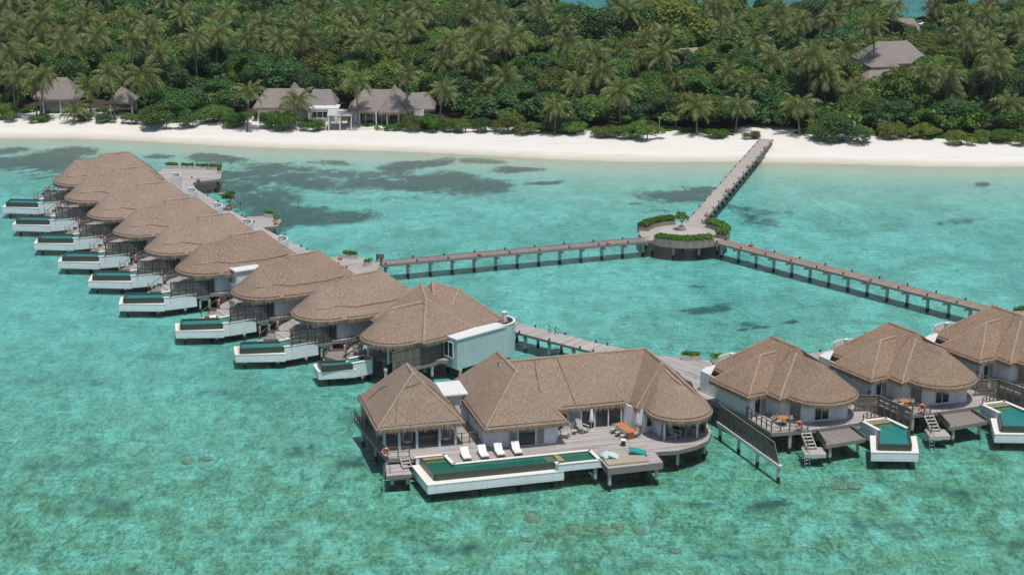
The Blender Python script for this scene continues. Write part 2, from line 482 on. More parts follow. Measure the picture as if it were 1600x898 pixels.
def thatch_roof(parent, hulls, mat, ze=4.15, fringe=True, caps=True, capr=.235, capmat='ridge', capf=None, rope=True, th=.34, seed=3, name='roof', cables=()):
    """a roof of intersecting hipped bodies: each (eave outline, ridge points)"""
    H = []
    for eave, ridge in hulls:
        if area(eave) < 0: eave = eave[::-1]
        bm = bmesh.new()
        for x, y in eave: bm.verts.new((x, y, ze))
        for x, y in shrink(eave, .16): bm.verts.new((x, y, ze - th))
        for p in ridge: bm.verts.new(p)
        r_ = bmesh.ops.convex_hull(bm, input=bm.verts[:])
        loose = [v for v in bm.verts if not v.link_faces]
        bmesh.ops.delete(bm, geom=loose, context='VERTS')
        bm.normal_update()
        bmesh.ops.dissolve_limit(bm, angle_limit=.02, verts=bm.verts[:], edges=bm.edges[:])
        bm.normal_update()
        planes = [(f.normal.copy(), f.normal.dot(f.verts[0].co)) for f in bm.faces]
        H.append({'bm': bm, 'planes': planes, 'eave': eave})
    out = bmesh.new(); uvl = out.loops.layers.uv.new('UVMap'); cap = MB()
    for hi, h in enumerate(H):
        bm = h['bm']; uv = bm.loops.layers.uv.new('UVMap')
        if caps:
            for e in bm.edges:
                if len(e.link_faces) != 2: continue
                f1, f2 = e.link_faces
                if min(f1.normal.z, f2.normal.z) < .2: continue
                if f1.normal.angle(f2.normal) < R(26): continue
                a, b = e.verts[0].co.copy(), e.verts[1].co.copy()
                nrm = (f1.normal + f2.normal).normalized(); n = max(2, int((b - a).length / .25)); run = []
                for k in range(n + 1):
                    p = a.lerp(b, k / n)
                    if p.z < ze + .03: p = p + nrm * .01
                    ok = not any(pl_in(o, p, .05) for o in H if o is not h) and (capf is None or capf(p))
                    if ok: run.append(p - nrm * capr * .64)
                    if (not ok or k == n) and len(run) > 1:
                        cap.tube([q + Vector((noise.noise(q * 2) * .03,) * 3) for q in run], capr, 8); run = []
                    elif not ok: run = []
        bmesh.ops.triangulate(bm, faces=[f for f in bm.faces if len(f.verts) > 4])
        for f in bm.faces:
            n = f.normal
            if abs(n.z) > .999: ud = Vector((1, 0, 0)); k = 0
            else: ud = Vector((-n.y, n.x, 0)).normalized(); k = 1 / max(.15, math.sqrt(max(1e-6, 1 - n.z * n.z)))
            for l in f.loops:
                co = l.vert.co; l[uv].uv = (ud.dot(co) + hi * 7.3, (co.z - ze) * k)
        for e in bm.edges:
            if len(e.link_faces) == 2 and e.link_faces[0].normal.angle(e.link_faces[1].normal) > R(30): e.smooth = False
        for it in range(3):
            le = [e for e in bm.edges if e.calc_length() > 1.1]
            if not le: break
            bmesh.ops.subdivide_edges(bm, edges=le, cuts=1)
            bmesh.ops.triangulate(bm, faces=[f for f in bm.faces if len(f.verts) > 3])
        bm.normal_update()
        for v in bm.verts:
            if v.co.z > ze - .1:
                k = noise.noise(v.co * .55 + Vector((seed * 3.7, 0, 0))) * .09 + noise.noise(v.co * 1.7) * .035
                v.co += v.normal * k if v.co.z > ze + .3 else Vector((0, 0, k * .5))
        for f in bm.faces: f.smooth = True
        me = bpy.data.meshes.new('tmp'); bm.to_mesh(me); out.from_mesh(me); bpy.data.meshes.remove(me)
    me = bpy.data.meshes.new(name); out.to_mesh(me); out.free(); me.materials.append(MT[mat])
    ro = inst(name, me, parent)
    if caps and cap.v: cap.build('ridge_cap', capmat, ro, smooth=True)
    rng = random.Random(seed)
    if fringe:
        m = MB(); ropep = MB()
        for h in H:
            others = [o['eave'] for o in H if o is not h]; ev = h['eave']; n = len(ev); run = []
            for i in range(n):
                a, b = Vector(ev[i]), Vector(ev[(i + 1) % n]); L_ = (b - a).length; d = (b - a) / L_; nr = Vector((d.y, -d.x))
                k = max(1, int(L_ / .085))
                for j in range(k):
                    p = a + d * (L_ * (j + .5) / k)
                    if any(inside(tuple(p), o) for o in others):
                        if len(run) > 1: ropep.tube(run, .028, 5)
                        run = []; continue
                    if j % 6 == 0 or j == k - 1: run.append(Vector((p.x + nr.x * .03 - nr.x * .2, p.y + nr.y * .03 - nr.y * .2, ze + .24)))
                    w = .06 * rng.uniform(.7, 1.2); dz = -.36 - rng.random() ** 2 * .26; lean = rng.uniform(.0, .1); sk = rng.uniform(-.05, .05)
                    t = p + nr * .015; t2 = p + nr * lean - nr * .1
                    m.add([(t.x - d.x * w, t.y - d.y * w, ze + .04), (t.x + d.x * w, t.y + d.y * w, ze + .04),
                           (t2.x + d.x * (w * .35 + sk), t2.y + d.y * (w * .35 + sk), ze + dz), (t2.x - d.x * (w * .35 - sk), t2.y - d.y * (w * .35 - sk), ze + dz)], [(0, 1, 2, 3)])
            if len(run) > 1: ropep.tube(run, .028, 5)
        m.build('fringe', 'fringe', ro, kind='stuff')
        if rope and ropep.v: ropep.build('eave_rope', 'rope', ro)
    def zat(x, y):
        best = ze
        for h in H:
            if not inside((x, y), h['eave']): continue
            z = min(((d - n.x * x - n.y * y) / n.z) for n, d in h['planes'] if n.z > .05)
            best = max(best, z)
        return best
    for pts in cables:
        fine = []
        for a, b in zip(pts, pts[1:]):
            n = max(2, int(math.dist(a, b) / .3))
            fine += [(a[0] + (b[0] - a[0]) * k / n, a[1] + (b[1] - a[1]) * k / n) for k in range(n)]
        fine.append(pts[-1])
        MB().tube([(x + .08 * noise.noise(Vector((x, y, 0))), y, zat(x, y) + .05) for x, y in fine], .03, 5).build('cable', 'rope', ro)
    for h in H: h['bm'].free()
    return ro

def arc(cx, cy, r, a0, a1, n=12):
    return [(cx + r * math.cos(R(a0 + (a1 - a0) * k / n)), cy + r * math.sin(R(a0 + (a1 - a0) * k / n))) for k in range(n + 1)]

# ---------------------------------------------------------------- walls, windows
def wall_ring(parent, poly, z0, z1, mat='siding', th=.16, skip=()):
    m = MB(); n = len(poly)
    for i in range(n):
        if i in skip: continue
        a, b = poly[i], poly[(i + 1) % n]
        m.bar((*a, (z0 + z1) / 2), (*b, (z0 + z1) / 2), th, z1 - z0)
        m.cyl(b[0], b[1], z0, z1 + .001 * (i + 1), th * .62, None, 8)
    return m.build('wall', mat, parent)

def window(parent, a, b, z0, z1, panes=2, out=1, mat='glass', fw=.07, name='window', curtains=()):
    """framed glazing standing on the wall line a-b; out = side it faces"""
    d = Vector((b[0] - a[0], b[1] - a[1])); L_ = d.length; d /= L_; nr = Vector((d.y, -d.x)) * out
    ang = math.atan2(d.y, d.x); m = MB(); off = .12
    def P3(t, z, o): return (a[0] + d.x * t + nr.x * o, a[1] + d.y * t + nr.y * o, z)
    pw = L_ / panes
    m.bar(P3(0, z0 + fw / 2, off), P3(L_, z0 + fw / 2, off), .12, fw); m.bar(P3(0, z1 - fw / 2, off), P3(L_, z1 - fw / 2, off), .12, fw)
    for i in range(panes + 1):
        t = min(max(i * pw, fw / 2), L_ - fw / 2)
        m.bar(P3(t - fw / 2, (z0 + z1) / 2, off), P3(t + fw / 2, (z0 + z1) / 2, off), .121, z1 - z0 - 2 * fw)
    w = m.build(name, 'frame', parent)
    for i in range(panes):
        q = MB(); t0, t1 = i * pw + fw * .55, (i + 1) * pw - fw * .55
        q.bar(P3(t0, (z0 + z1) / 2, off + .005), P3(t1, (z0 + z1) / 2, off + .005), .03, z1 - z0 - 2 * fw + .01)
        q.build('pane', 'curtain' if i in curtains else mat, w)
    return w

# ---------------------------------------------------------------- pools
def mat_poolwater(name, c):
    m = NM(name)
    tr = m.n('ShaderNodeBsdfTransparent'); tr.inputs[0].default_value = (*c, 1)
    gl = m.n('ShaderNodeBsdfGlossy'); gl.inputs['Roughness'].default_value = .04
    ob = m.tex(); h = m.noise(ob, 2.6, 3)
    nb = m.bump(h, .25, .05); m.l(nb, gl.inputs['Normal'])
    fr = m.n('ShaderNodeFresnel'); fr.inputs['IOR'].default_value = 1.33; m.l(nb, fr.inputs['Normal'])
    x = m.n('ShaderNodeMixShader'); m.l(fr.outputs[0], x.inputs[0]); m.l(tr.outputs[0], x.inputs[1]); m.l(gl.outputs[0], x.inputs[2])
    return m.done(x.outputs[0])
MT['pool_green'] = mat_poolwater('pool_water_green', (.58, .83, .80))
MT['pool_teal'] = mat_poolwater('pool_water_teal', (.58, .84, .86))

# ================================================================ THE SETTING: seabed, beach and island floor, lagoon water
REEF=[(-83.8,290.8,2.7,2.5,0.90),(-74.4,289.3,4.4,2.4,0.90),(-75.8,280.3,10.8,5.5,0.95),(-84.5,282.2,6.2,4.7,0.90),(-63.9,263.8,5.8,2.5,0.35),(-58.0,285.9,2.3,1.9,0.90),(-47.5,284.1,5.7,2.4,0.85),(-39.5,276.7,7.6,5.4,0.80),(-36.6,269.7,6.4,3.0,0.80),(-31.3,267.1,4.9,2.9,0.75),(-38.0,255.0,5.6,4.6,0.75),(-34.3,259.7,4.8,3.2,0.60),(-30.6,252.0,4.2,3.0,0.70),(-27.2,246.4,6.0,3.6,0.95),(-36.0,243.9,3.6,3.6,0.85),(-31.1,244.6,5.4,5.0,0.90),(-34.1,250.1,4.6,3.7,0.80),(-40.6,263.8,3.9,4.9,0.75),(-44.2,274.4,4.0,4.4,0.85),(-28.1,274.0,6.0,2.2,0.70),(-22.0,267.1,5.9,2.5,0.80),(-15.9,270.9,6.0,2.2,0.60),(-5.4,267.1,6.9,3.8,0.90),(-24.3,243.9,3.1,1.8,0.80),(-15.3,279.9,4.6,3.2,0.95),(-5.7,281.2,3.5,1.9,0.90),(0.5,276.7,3.6,1.8,0.85),(-9.8,268.8,7.9,3.8,0.80),(-15.5,264.6,8.7,3.3,0.75),(-23.8,270.9,4.5,3.5,0.70),(5.4,267.5,2.5,1.3,0.80),(-27.7,280.3,3.6,1.8,0.70),(-20.1,274.0,6.0,2.6,0.60),(-7.7,263.8,5.8,2.9,0.60),(-17.9,256.6,7.5,2.0,0.30),(-10.1,248.2,5.5,1.5,0.25),(25.1,260.5,5.0,3.2,0.85),(27.8,256.6,4.5,2.3,0.80),(20.0,258.9,2.5,1.2,0.40),(35.6,251.2,5.5,3.0,0.45),(33.6,246.4,2.7,4.3,0.50),(17.4,255.0,1.9,1.2,0.50),(20.3,250.1,2.3,1.1,0.40),(51.3,263.8,7.7,2.1,0.20),(63.2,244.6,3.1,1.8,0.40),(71.4,266.7,1.3,1.3,0.80),(62.1,252.0,3.7,1.5,0.25),(49.6,244.6,5.4,1.8,0.20),(22.6,213.2,1.6,1.1,0.55),(23.2,203.3,2.7,1.8,0.60),(15.5,207.7,2.0,1.1,0.30),(27.5,197.2,1.0,0.6,0.95),(28.6,196.2,1.0,0.6,0.95),(26.7,195.0,0.6,0.5,0.90),(32.5,198.1,0.8,0.7,0.95),(-3.3,223.3,2.5,1.2,0.25),(-8.7,236.0,1.9,1.0,0.30),(8.4,216.0,2.1,1.1,0.25),(13.3,224.8,1.5,0.9,0.30),(6.8,134.2,4.7,1.0,0.35),(-20.2,159.8,3.1,2.0,0.35),(-29.7,174.0,3.6,1.9,0.30),(-40.9,200.1,2.5,2.2,0.35),(-36.8,191.8,2.2,1.4,0.40),(-15.4,168.4,3.2,2.2,0.45),(-39.3,186.2,2.8,1.5,0.30),(-45.2,177.9,4.0,2.0,0.25),(-44.1,155.0,4.8,1.9,0.30),(-34.8,144.7,5.0,1.9,0.30),(-5.3,136.9,4.3,1.2,0.45),(18.5,135.6,4.8,1.2,0.35),(40.2,149.0,4.6,1.5,0.40),(32.8,140.7,4.9,1.3,0.35),(40.9,138.1,3.2,1.3,0.40),(22.6,146.1,2.3,1.1,0.50),(15.8,146.1,2.3,0.8,0.40),(-10.9,140.7,3.3,1.3,0.30),(-21.5,138.1,4.3,1.3,0.30),(18.0,156.6,1.8,1.6,0.50),(-14.3,155.0,2.4,1.2,0.50),(9.9,150.4,3.5,1.2,0.40),(45.8,163.1,1.9,1.4,0.40)]

def ground_h(X, Y):
    s = Y + .127 * X + 2.2 * np.sin(X * .035 + 1) + .8 * np.sin(X * .11)
    xs = [-5000, 60, 150, 200, 250, 272, 286.5, 291, 297, 305, 425, 440, 448, 470, 520, 900, 9000]
    zs = [-.9, -.62, -.52, -.45, -.42, -.27, -.02, .75, 1.1, 1.25, 1.3, .9, -.5, -.9, -1.2, -2.4, -6]
    return np.interp(s, xs, zs)
def GZ(x, y): return float(ground_h(np.array([x]), np.array([y]))[0])

def axis(lo, hi, step, far):
    a = list(np.arange(lo, hi + .01, step)); g = step; l = lo; h = hi; left = []; right = []
    while l > -far or h < far:
        g *= 1.35; l -= g; h += g; left.append(l); right.append(h)
    return np.array(left[::-1] + a + right)
def grid_mesh(name, xs, ys, zf):
    X, Y = np.meshgrid(xs, ys); Z = zf(X, Y); nx, ny = len(xs), len(ys)
    co = np.stack([X, Y, Z], -1).reshape(-1, 3).astype(np.float32)
    i = np.arange(nx * ny).reshape(ny, nx)
    q = np.stack([i[:-1, :-1], i[:-1, 1:], i[1:, 1:], i[1:, :-1]], -1).reshape(-1, 4)
    me = bpy.data.meshes.new(name)
    me.vertices.add(len(co)); me.vertices.foreach_set('co', co.ravel())
    me.loops.add(q.size); me.loops.foreach_set('vertex_index', q.ravel().astype(np.int32))
    me.polygons.add(len(q)); me.polygons.foreach_set('loop_start', (np.arange(len(q)) * 4).astype(np.int32))
    me.polygons.foreach_set('use_smooth', [True] * len(q))
    me.update(); me.validate()
    return me, X.ravel(), Y.ravel()
xs = axis(-150, 150, .9, 7000); ys = np.concatenate([axis(100, 480, .9, 7000)])
gm, GX, GY = grid_mesh('ground', xs, ys, ground_h)
reef = np.zeros_like(GX)
rng_ = np.random.RandomState(4)
wx = 3.2 * np.sin(GY * .31 + GX * .13) + 1.6 * np.sin(GX * .71 - GY * .4) + .8 * np.sin(GX * 1.9 + 1.3 * GY)
wy = 3.0 * np.sin(GX * .27 - GY * .11) + 1.7 * np.sin(GY * .63 + GX * .5) + .8 * np.sin(GX * 1.3 - 2.1 * GY)
for cx_, cy_, rx_, ry_, st_ in REEF:
    k = min(1, min(rx_, ry_) / 6)
    d = np.sqrt(((GX + wx * k - cx_) / (rx_ * 1.05)) ** 2 + ((GY + wy * k - cy_) / (ry_ * 1.1)) ** 2)
    reef = np.maximum(reef, st_ * np.clip(1.35 - d * .9, 0, 1))
fore = np.clip((185 - GY + .22 * GX) / 60, 0, 1) * .12
reef = np.clip(np.maximum(reef, fore), 0, 1)
rub = np.clip((206 - GY + .10 * GX) / 55, 0, 1) * .95
at = gm.attributes.new('rubble', 'FLOAT', 'POINT'); at.data.foreach_set('value', rub.astype(np.float32))
at = gm.attributes.new('reef', 'FLOAT', 'POINT'); at.data.foreach_set('value', reef.astype(np.float32))
ss = GY + .127 * GX + 2.2 * np.sin(GX * .035 + 1) + 1.6 * np.sin(GX * .19) + .9 * np.sin(GX * .53)
veg = np.clip((ss - 303.9) / 1.6, 0, 1) * np.clip((436 - ss) / 2, 0, 1)
clear = np.clip((np.sqrt(((GX - 43) / 6.5) ** 2 + ((GY - 297) / 8) ** 2) - .8) * 4, 0, 1)
at = gm.attributes.new('soil', 'FLOAT', 'POINT'); at.data.foreach_set('value', (veg * clear).astype(np.float32))

m = NM('seabed_and_sand'); P_ = m.n('ShaderNodeNewGeometry').outputs['Position']
sepz = m.n('ShaderNodeSeparateXYZ'); m.l(P_, sepz.inputs[0])
ra = m.n('ShaderNodeAttribute'); ra.attribute_name = 'reef'; so = m.n('ShaderNodeAttribute'); so.attribute_name = 'soil'
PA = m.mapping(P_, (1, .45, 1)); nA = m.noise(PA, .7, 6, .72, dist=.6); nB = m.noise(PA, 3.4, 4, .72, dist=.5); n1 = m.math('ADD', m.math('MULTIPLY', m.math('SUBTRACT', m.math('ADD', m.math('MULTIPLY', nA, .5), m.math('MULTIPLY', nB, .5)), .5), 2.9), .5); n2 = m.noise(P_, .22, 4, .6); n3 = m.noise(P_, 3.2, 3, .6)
sand = m.ramp(n3, [(.3, (.70, .685, .63)), (.7, (.79, .78, .735))])
sand = m.mix(m.math('MULTIPLY', n2, .25), sand, (.58, .52, .42))
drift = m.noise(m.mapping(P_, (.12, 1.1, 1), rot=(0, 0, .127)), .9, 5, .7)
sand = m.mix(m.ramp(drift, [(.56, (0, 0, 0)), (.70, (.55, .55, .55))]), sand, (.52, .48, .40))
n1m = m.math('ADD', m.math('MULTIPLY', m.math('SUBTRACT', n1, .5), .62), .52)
bed = m.ramp(n1m, [(.18, (.30, .36, .31)), (.40, (.60, .66, .58)), (.56, (.84, .88, .80)), (.85, (1.0, 1.0, .97))])  # light and dark mottle paints the water's caustics into the bed colour
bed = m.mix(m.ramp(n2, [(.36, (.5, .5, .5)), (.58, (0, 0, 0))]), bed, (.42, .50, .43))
n5 = m.noise(m.mapping(P_, (1, .7, 1)), .055, 4, .6, dist=1.2)
bed = m.mix(m.ramp(n5, [(.40, (.6, .6, .6)), (.56, (0, 0, 0))]), bed, m.mix(1.0, bed, (.62, .68, .66), 'MULTIPLY'))
shallow = m.ramp(sepz.outputs[2], [(0, (0, 0, 0)), (1, (1, 1, 1))])
mr = m.n('ShaderNodeMapRange'); mr.inputs['From Min'].default_value = -.40; mr.inputs['From Max'].default_value = -.15; m.l(sepz.outputs[2], mr.inputs['Value'])
bed = m.mix(m.math('MULTIPLY', mr.outputs[0], .85), bed, (.66, .64, .54))
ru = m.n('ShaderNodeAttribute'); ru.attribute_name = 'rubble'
rb = m.ramp(n1, [(.15, (.20, .22, .14)), (.42, (.44, .50, .37)), (.60, (.66, .72, .57)), (.88, (.98, 1.0, .90))])  # rubble tones carry the painted caustic mottle too
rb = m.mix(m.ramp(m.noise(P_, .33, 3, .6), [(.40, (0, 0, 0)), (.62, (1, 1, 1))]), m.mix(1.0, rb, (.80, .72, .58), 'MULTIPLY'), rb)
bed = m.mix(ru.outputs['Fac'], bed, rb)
dk = m.ramp(nB, [(.35, (.045, .055, .055)), (.65, (.17, .19, .175))])
rf = m.math('ADD', ra.outputs['Fac'], m.math('MULTIPLY', m.math('SUBTRACT', m.noise(m.mapping(P_, (1, .6, 1)), .75, 7, .75), .5), 1.5))
rf = m.math('ADD', rf, m.math('MULTIPLY', m.math('SUBTRACT', nB, .5), 1.3))
rf = m.ramp(rf, [(.20, (0, 0, 0)), (.56, (1, 1, 1))])
rf = m.math('MULTIPLY', rf, m.ramp(ra.outputs['Fac'], [(.02, (0, 0, 0)), (.25, (1, 1, 1))]))
bed = m.mix(m.math('MULTIPLY', rf, .93), bed, dk)
wet = m.n('ShaderNodeMapRange'); wet.inputs['From Min'].default_value = .05; wet.inputs['From Max'].default_value = .66
m.l(m.math('ADD', sepz.outputs[2], m.math('MULTIPLY', n2, .3)), wet.inputs['Value'])
sand = m.mix(wet.outputs[0], (.47, .43, .33), sand)
und = m.n('ShaderNodeMapRange'); und.inputs['From Min'].default_value = -.12; und.inputs['From Max'].default_value = .03; m.l(sepz.outputs[2], und.inputs['Value'])
c = m.mix(und.outputs[0], bed, sand)
soilc = m.mix(n3, (.05, .045, .03), (.09, .085, .045))
c = m.mix(so.outputs['Fac'], c, soilc)
hb = m.math('ADD', m.math('MULTIPLY', n1, .6), m.math('MULTIPLY', n3, .25))
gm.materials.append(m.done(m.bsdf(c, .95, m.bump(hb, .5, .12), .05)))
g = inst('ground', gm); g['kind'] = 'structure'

# lagoon water: clear sheet with a rippled, reflecting surface, absorbing red light with depth
m = NM('lagoon_water'); P_ = m.n('ShaderNodeNewGeometry').outputs['Position']
h1 = m.noise(m.mapping(P_, (.45, 1.5, 1), rot=(0, 0, .45)), .8, 4, .6, dist=.5); h2 = m.noise(m.mapping(P_, (1, .8, 1), rot=(0, 0, -.35)), 2.6, 5, .7)
hh = m.math('ADD', m.math('MULTIPLY', h1, .55), m.math('MULTIPLY', h2, .30))
nb = m.bump(hh, .85, .5)
tr = m.n('ShaderNodeBsdfTransparent'); tr.inputs[0].default_value = (.97, 1, 1, 1)
gl = m.n('ShaderNodeBsdfGlossy'); gl.inputs['Roughness'].default_value = .12; m.l(nb, gl.inputs['Normal'])
fr = m.n('ShaderNodeFresnel'); fr.inputs['IOR'].default_value = 1.33; m.l(nb, fr.inputs['Normal'])
x = m.n('ShaderNodeMixShader'); m.l(fr.outputs[0], x.inputs[0]); m.l(tr.outputs[0], x.inputs[1]); m.l(gl.outputs[0], x.inputs[2])
va = m.n('ShaderNodeVolumeAbsorption'); va.inputs['Color'].default_value = (.16, .85, .865, 1); va.inputs['Density'].default_value = .86
m.l(va.outputs[0], m.out.inputs['Volume'])
wm = bpy.data.meshes.new('lagoon_water'); F = 7000
wm.from_pydata([(-F, -F, 0), (F, -F, 0), (F, F, 0), (-F, F, 0)], [], [(0, 1, 2, 3)])
wm.materials.append(m.done(x.outputs[0]))
w = inst('lagoon_water', wm); w['kind'] = 'structure'

# ================================================================ JETTIES
D = 1.8
def lantern(x, y, z, near):
    t = thing('clay_lantern', near, 'lantern', (x, y, z), group='clay pot lanterns on the jetties')
    MB().lathe(0, 0, [(.14, 0), (.27, .10), (.31, .26), (.25, .42), (.13, .48), (.13, .52)], 12).build('pot', 'terracotta', t, smooth=True)
    MB().cyl(0, 0, .5, .58, .10, .08, 8).build('candle_lid', 'dark_wood', t)
    return t
def bollards(parent, a, b, side, step, z):
    L_ = math.dist(a, b); d = ((b[0] - a[0]) / L_, (b[1] - a[1]) / L_); nr = (-d[1] * side, d[0] * side)
    if 'bol' not in PILE:
        q = MB().cyl(0, 0, 0, .20, .10, .10, 8); q.cyl(0, 0, .20, .25, .12, .09, 8)
        me = bpy.data.meshes.new('bollard_light'); me.from_pydata(q.v, [], q.f); me.materials.append(MT['dark_metal']); PILE['bol'] = me
    n = int(L_ / step)
    for i in range(n + 1):
        t = (i + .25) * step
        if t < L_: inst('bollard_light', PILE['bol'], parent, (a[0] + d[0] * t + nr[0], a[1] + d[1] * t + nr[1], z))
def bridge(name, label, a, b, w, step, mat, z0=D, z1=D, seed=1, boll=True, first=1.2):
    L_ = math.dist(a, b); ang = math.atan2(b[1] - a[1], b[0] - a[0])
    t = thing(name, label, 'jetty', (a[0], a[1], 0), ang)
    rng = random.Random(seed); m = MB(); x = 0
    sl = (z1 - z0) / L_
    while x < L_:
        dz = rng.uniform(-.006, .006); zz = z0 + sl * (x + .07)
        m.add([(x + .012, -w / 2, zz - .04), (x + .133, -w / 2, zz - .04), (x + .133, w / 2, zz - .04), (x + .012, w / 2, zz - .04),
               (x + .012, -w / 2, zz + dz), (x + .133, -w / 2, zz + dz), (x + .133, w / 2, zz + dz), (x + .012, w / 2, zz + dz)],
              [(4, 5, 6, 7), (0, 1, 5, 4), (1, 2, 6, 5), (2, 3, 7, 6), (3, 0, 4, 7)]); x += .145
    m.build('deck_planks', mat, t, kind='stuff')
    for s in (-1, 1):
        MB().bar((0, s * (w / 2 + .04), z0 - .10), (L_, s * (w / 2 + .04), z1 - .10), .08, .26).build('side_beam', 'beam', t)
        MB().bar((0, s * (w / 2 - .1), z0 + .035), (L_, s * (w / 2 - .1), z1 + .035), .10, .07).build('kerb_rail', 'deck_pale' if mat != 'deck_dark' else 'beam', t)
    x = first
    cb = MB().box(-.12, -w / 2 - .25, -.24, .12, w / 2 + .25, 0); cbm = bpy.data.meshes.new('cross_beam'); cbm.from_pydata(cb.v, [], cb.f); cbm.materials.append(MT['beam'])
    while x < L_ - .5:
        zz = z0 + sl * x; ww = (x, 0)
        gx, gy = a[0] + math.cos(ang) * x, a[1] + math.sin(ang) * x
        bot = min(GZ(gx, gy) - .4, zz - .9)
        inst('cross_beam', cbm, t, (x, 0, zz - .235))
        piles(t, [(x, -.1)], zz - .47, .2, bot)
        x += step
    if boll:
        for s in (-1, 1): bollards(t, (0, 0), (L_, 0), s * (w / 2 - .1), step * 1.4, z0 + .07)
    return t

HUB = (22.7, 229.7)
bridge('timber_jetty', 'long grey plank jetty running from the villa row to the planted round platform', (-17.0, 215.1), (18.3, 226.9), 2.1, 2.9, 'deck_dark', seed=3)
bridge('timber_jetty', 'pale sandy jetty leading straight from the round platform up to the beach', (24.6, 235.2), (41.9, 289.6), 2.15, 2.7, 'deck_pale', z0=D, z1=1.9, seed=4)
bridge('timber_jetty', 'brown plank jetty running from the round platform down to the right-hand villas', (26.6, 226.3), (56.2, 194.4), 2.0, 2.9, 'deck_brown', seed=5)

# planted hub platform
t = thing('round_platform', 'round timber platform on piles with three planted hedges where the jetties meet', 'platform', (HUB[0], HUB[1], 0))
oct_ = arc(0, 0, 5.9, 0, 360, 20)[:-1]
deck(t, oct_, D, .3, 'deck_pale', pl=arc(0, 0, 4.9, 10, 370, 9)[:-1] + [(0, 0)], fascia='deck_brown', th=.5, seed=8, cut=2.4)
MB().prism(arc(0, 0, 3.6, 0, 360, 8)[:-1], D + .012, D + .05).build('floor_pad', 'deck', t)
def ring_box(parent, a0, a1, r0, r1, z0, z1, name, label):
    o = thing(name, label, 'planter', (HUB[0], HUB[1], 0), group='curved hedge planters of the round platform')
    n = max(4, int((a1 - a0) / 9)); O = arc(0, 0, r1, a0, a1, n); I = arc(0, 0, r0, a0, a1, n)
    br = bpy.data.meshes.new('facing_board'); L_ = 2 * r1 * math.sin(R((a1 - a0) / n / 2)); q = MB()
    for k in range(4): q.box(-L_ / 2 + k * L_ / 4 + .01, -.03, 0, -L_ / 2 + (k + 1) * L_ / 4 - .01, .03, z1 - z0)
    br.from_pydata(q.v, [], q.f); br.materials.append(MT['deck_brown'])
    MB().prism(O + I[::-1], z0, z1 - .12).build('box', 'deck_dark', o)
    for k in range(n):
        p, q_ = O[k], O[k + 1]; an = math.atan2(q_[1] - p[1], q_[0] - p[0])
        inst('facing_board', br, o, ((p[0] + q_[0]) / 2, (p[1] + q_[1]) / 2, z0), an)
    MB().prism([(x * .985, y * .985) for x, y in O] + [(x * 1.02, y * 1.02) for x, y in I[::-1]], z1 - .12, z1 - .05).build('soil', 'soil', o)
    lv = leaf_mass([(rr * math.cos(R(a)), rr * math.sin(R(a)), z1 + .12) for a in np.arange(a0 + 2, a1 - 1, 3.2) for rr in (r0 + .35, (r0 + r1) / 2, r1 - .3)], (.42, .42, .38), 55, .13, 5)
    inst('hedge', lv, o, kind='stuff'); lv.materials.append(MT['hedge'])
    return o

def quads_mesh(name, cen, nrm, size, rng, aspect=.6):
    """many small leaf faces: centres, normals, sizes"""
    n = len(cen); nrm = nrm / np.maximum(1e-6, np.linalg.norm(nrm, axis=1, keepdims=True))
    rv = rng.normal(size=(n, 3)); u = np.cross(nrm, rv); u /= np.maximum(1e-6, np.linalg.norm(u, axis=1, keepdims=True)); v = np.cross(nrm, u)
    s = size[:, None]
    P4 = np.stack([cen - u * s, cen - v * s * aspect + nrm * s * .15, cen + u * s, cen + v * s * aspect + nrm * s * .15], 1).reshape(-1, 3).astype(np.float32)
    me = bpy.data.meshes.new(name); me.vertices.add(len(P4)); me.vertices.foreach_set('co', P4.ravel())
    me.loops.add(n * 4); me.loops.foreach_set('vertex_index', np.arange(n * 4, dtype=np.int32))
    me.polygons.add(n); me.polygons.foreach_set('loop_start', np.arange(n, dtype=np.int32) * 4)
    me.update(); me.validate(); return me
def leaf_mass(centres, rad, per, leaf, seed):
    rng = np.random.RandomState(seed); C = np.array(centres); R3 = np.array(rad)
    d = rng.normal(size=(len(C), per, 3)); d /= np.linalg.norm(d, axis=2, keepdims=True); d[..., 2] = np.abs(d[..., 2]) * 1.0 - .1
    rr = rng.uniform(.55, 1.0, size=(len(C), per, 1)); pc = C[:, None] + d * R3 * rr * rng.uniform(.75, 1.25, size=(len(C), 1, 1))
    nr = d + rng.normal(size=d.shape) * .45
    return quads_mesh('hedge', pc.reshape(-1, 3), nr.reshape(-1, 3), leaf * rng.uniform(.7, 1.3, size=len(C) * per), rng)
ring_box(t, 226, 306, 4.6, 6.15, 1.45, 2.45, 'curved_planter', 'front curved planter of the round platform, bright hedge facing the villas')
ring_box(t, 98, 166, 4.6, 6.15, 1.5, 2.45, 'curved_planter', 'left curved planter of the round platform with bushy hedge above the left jetty')
ring_box(t, -30, 44, 4.6, 6.15, 1.5, 2.45, 'curved_planter', 'right curved planter of the round platform beside the start of the beach jetty')

for px, a in (((12.5, 224.1), 'clay lantern on the left jetty near the round platform'), ((-4.1, 218.6), 'clay lantern on the left jetty, alone at its middle'),
              ((40.6, 281.9), 'clay lantern on the beach jetty, the one nearest the sand'), ((36.2, 268.4), 'clay lantern on the beach jetty, second from the sand'),
              ((31.1, 252.6), 'clay lantern on the beach jetty, third from the sand'), ((26.7, 238.6), 'clay lantern at the foot of the beach jetty by the round platform'),
              ((30.9, 223.1), 'clay lantern on the right jetty close to the round platform')):
    lantern(px[0], px[1], D + .0 if px[1] < 235 else D + .03, a)

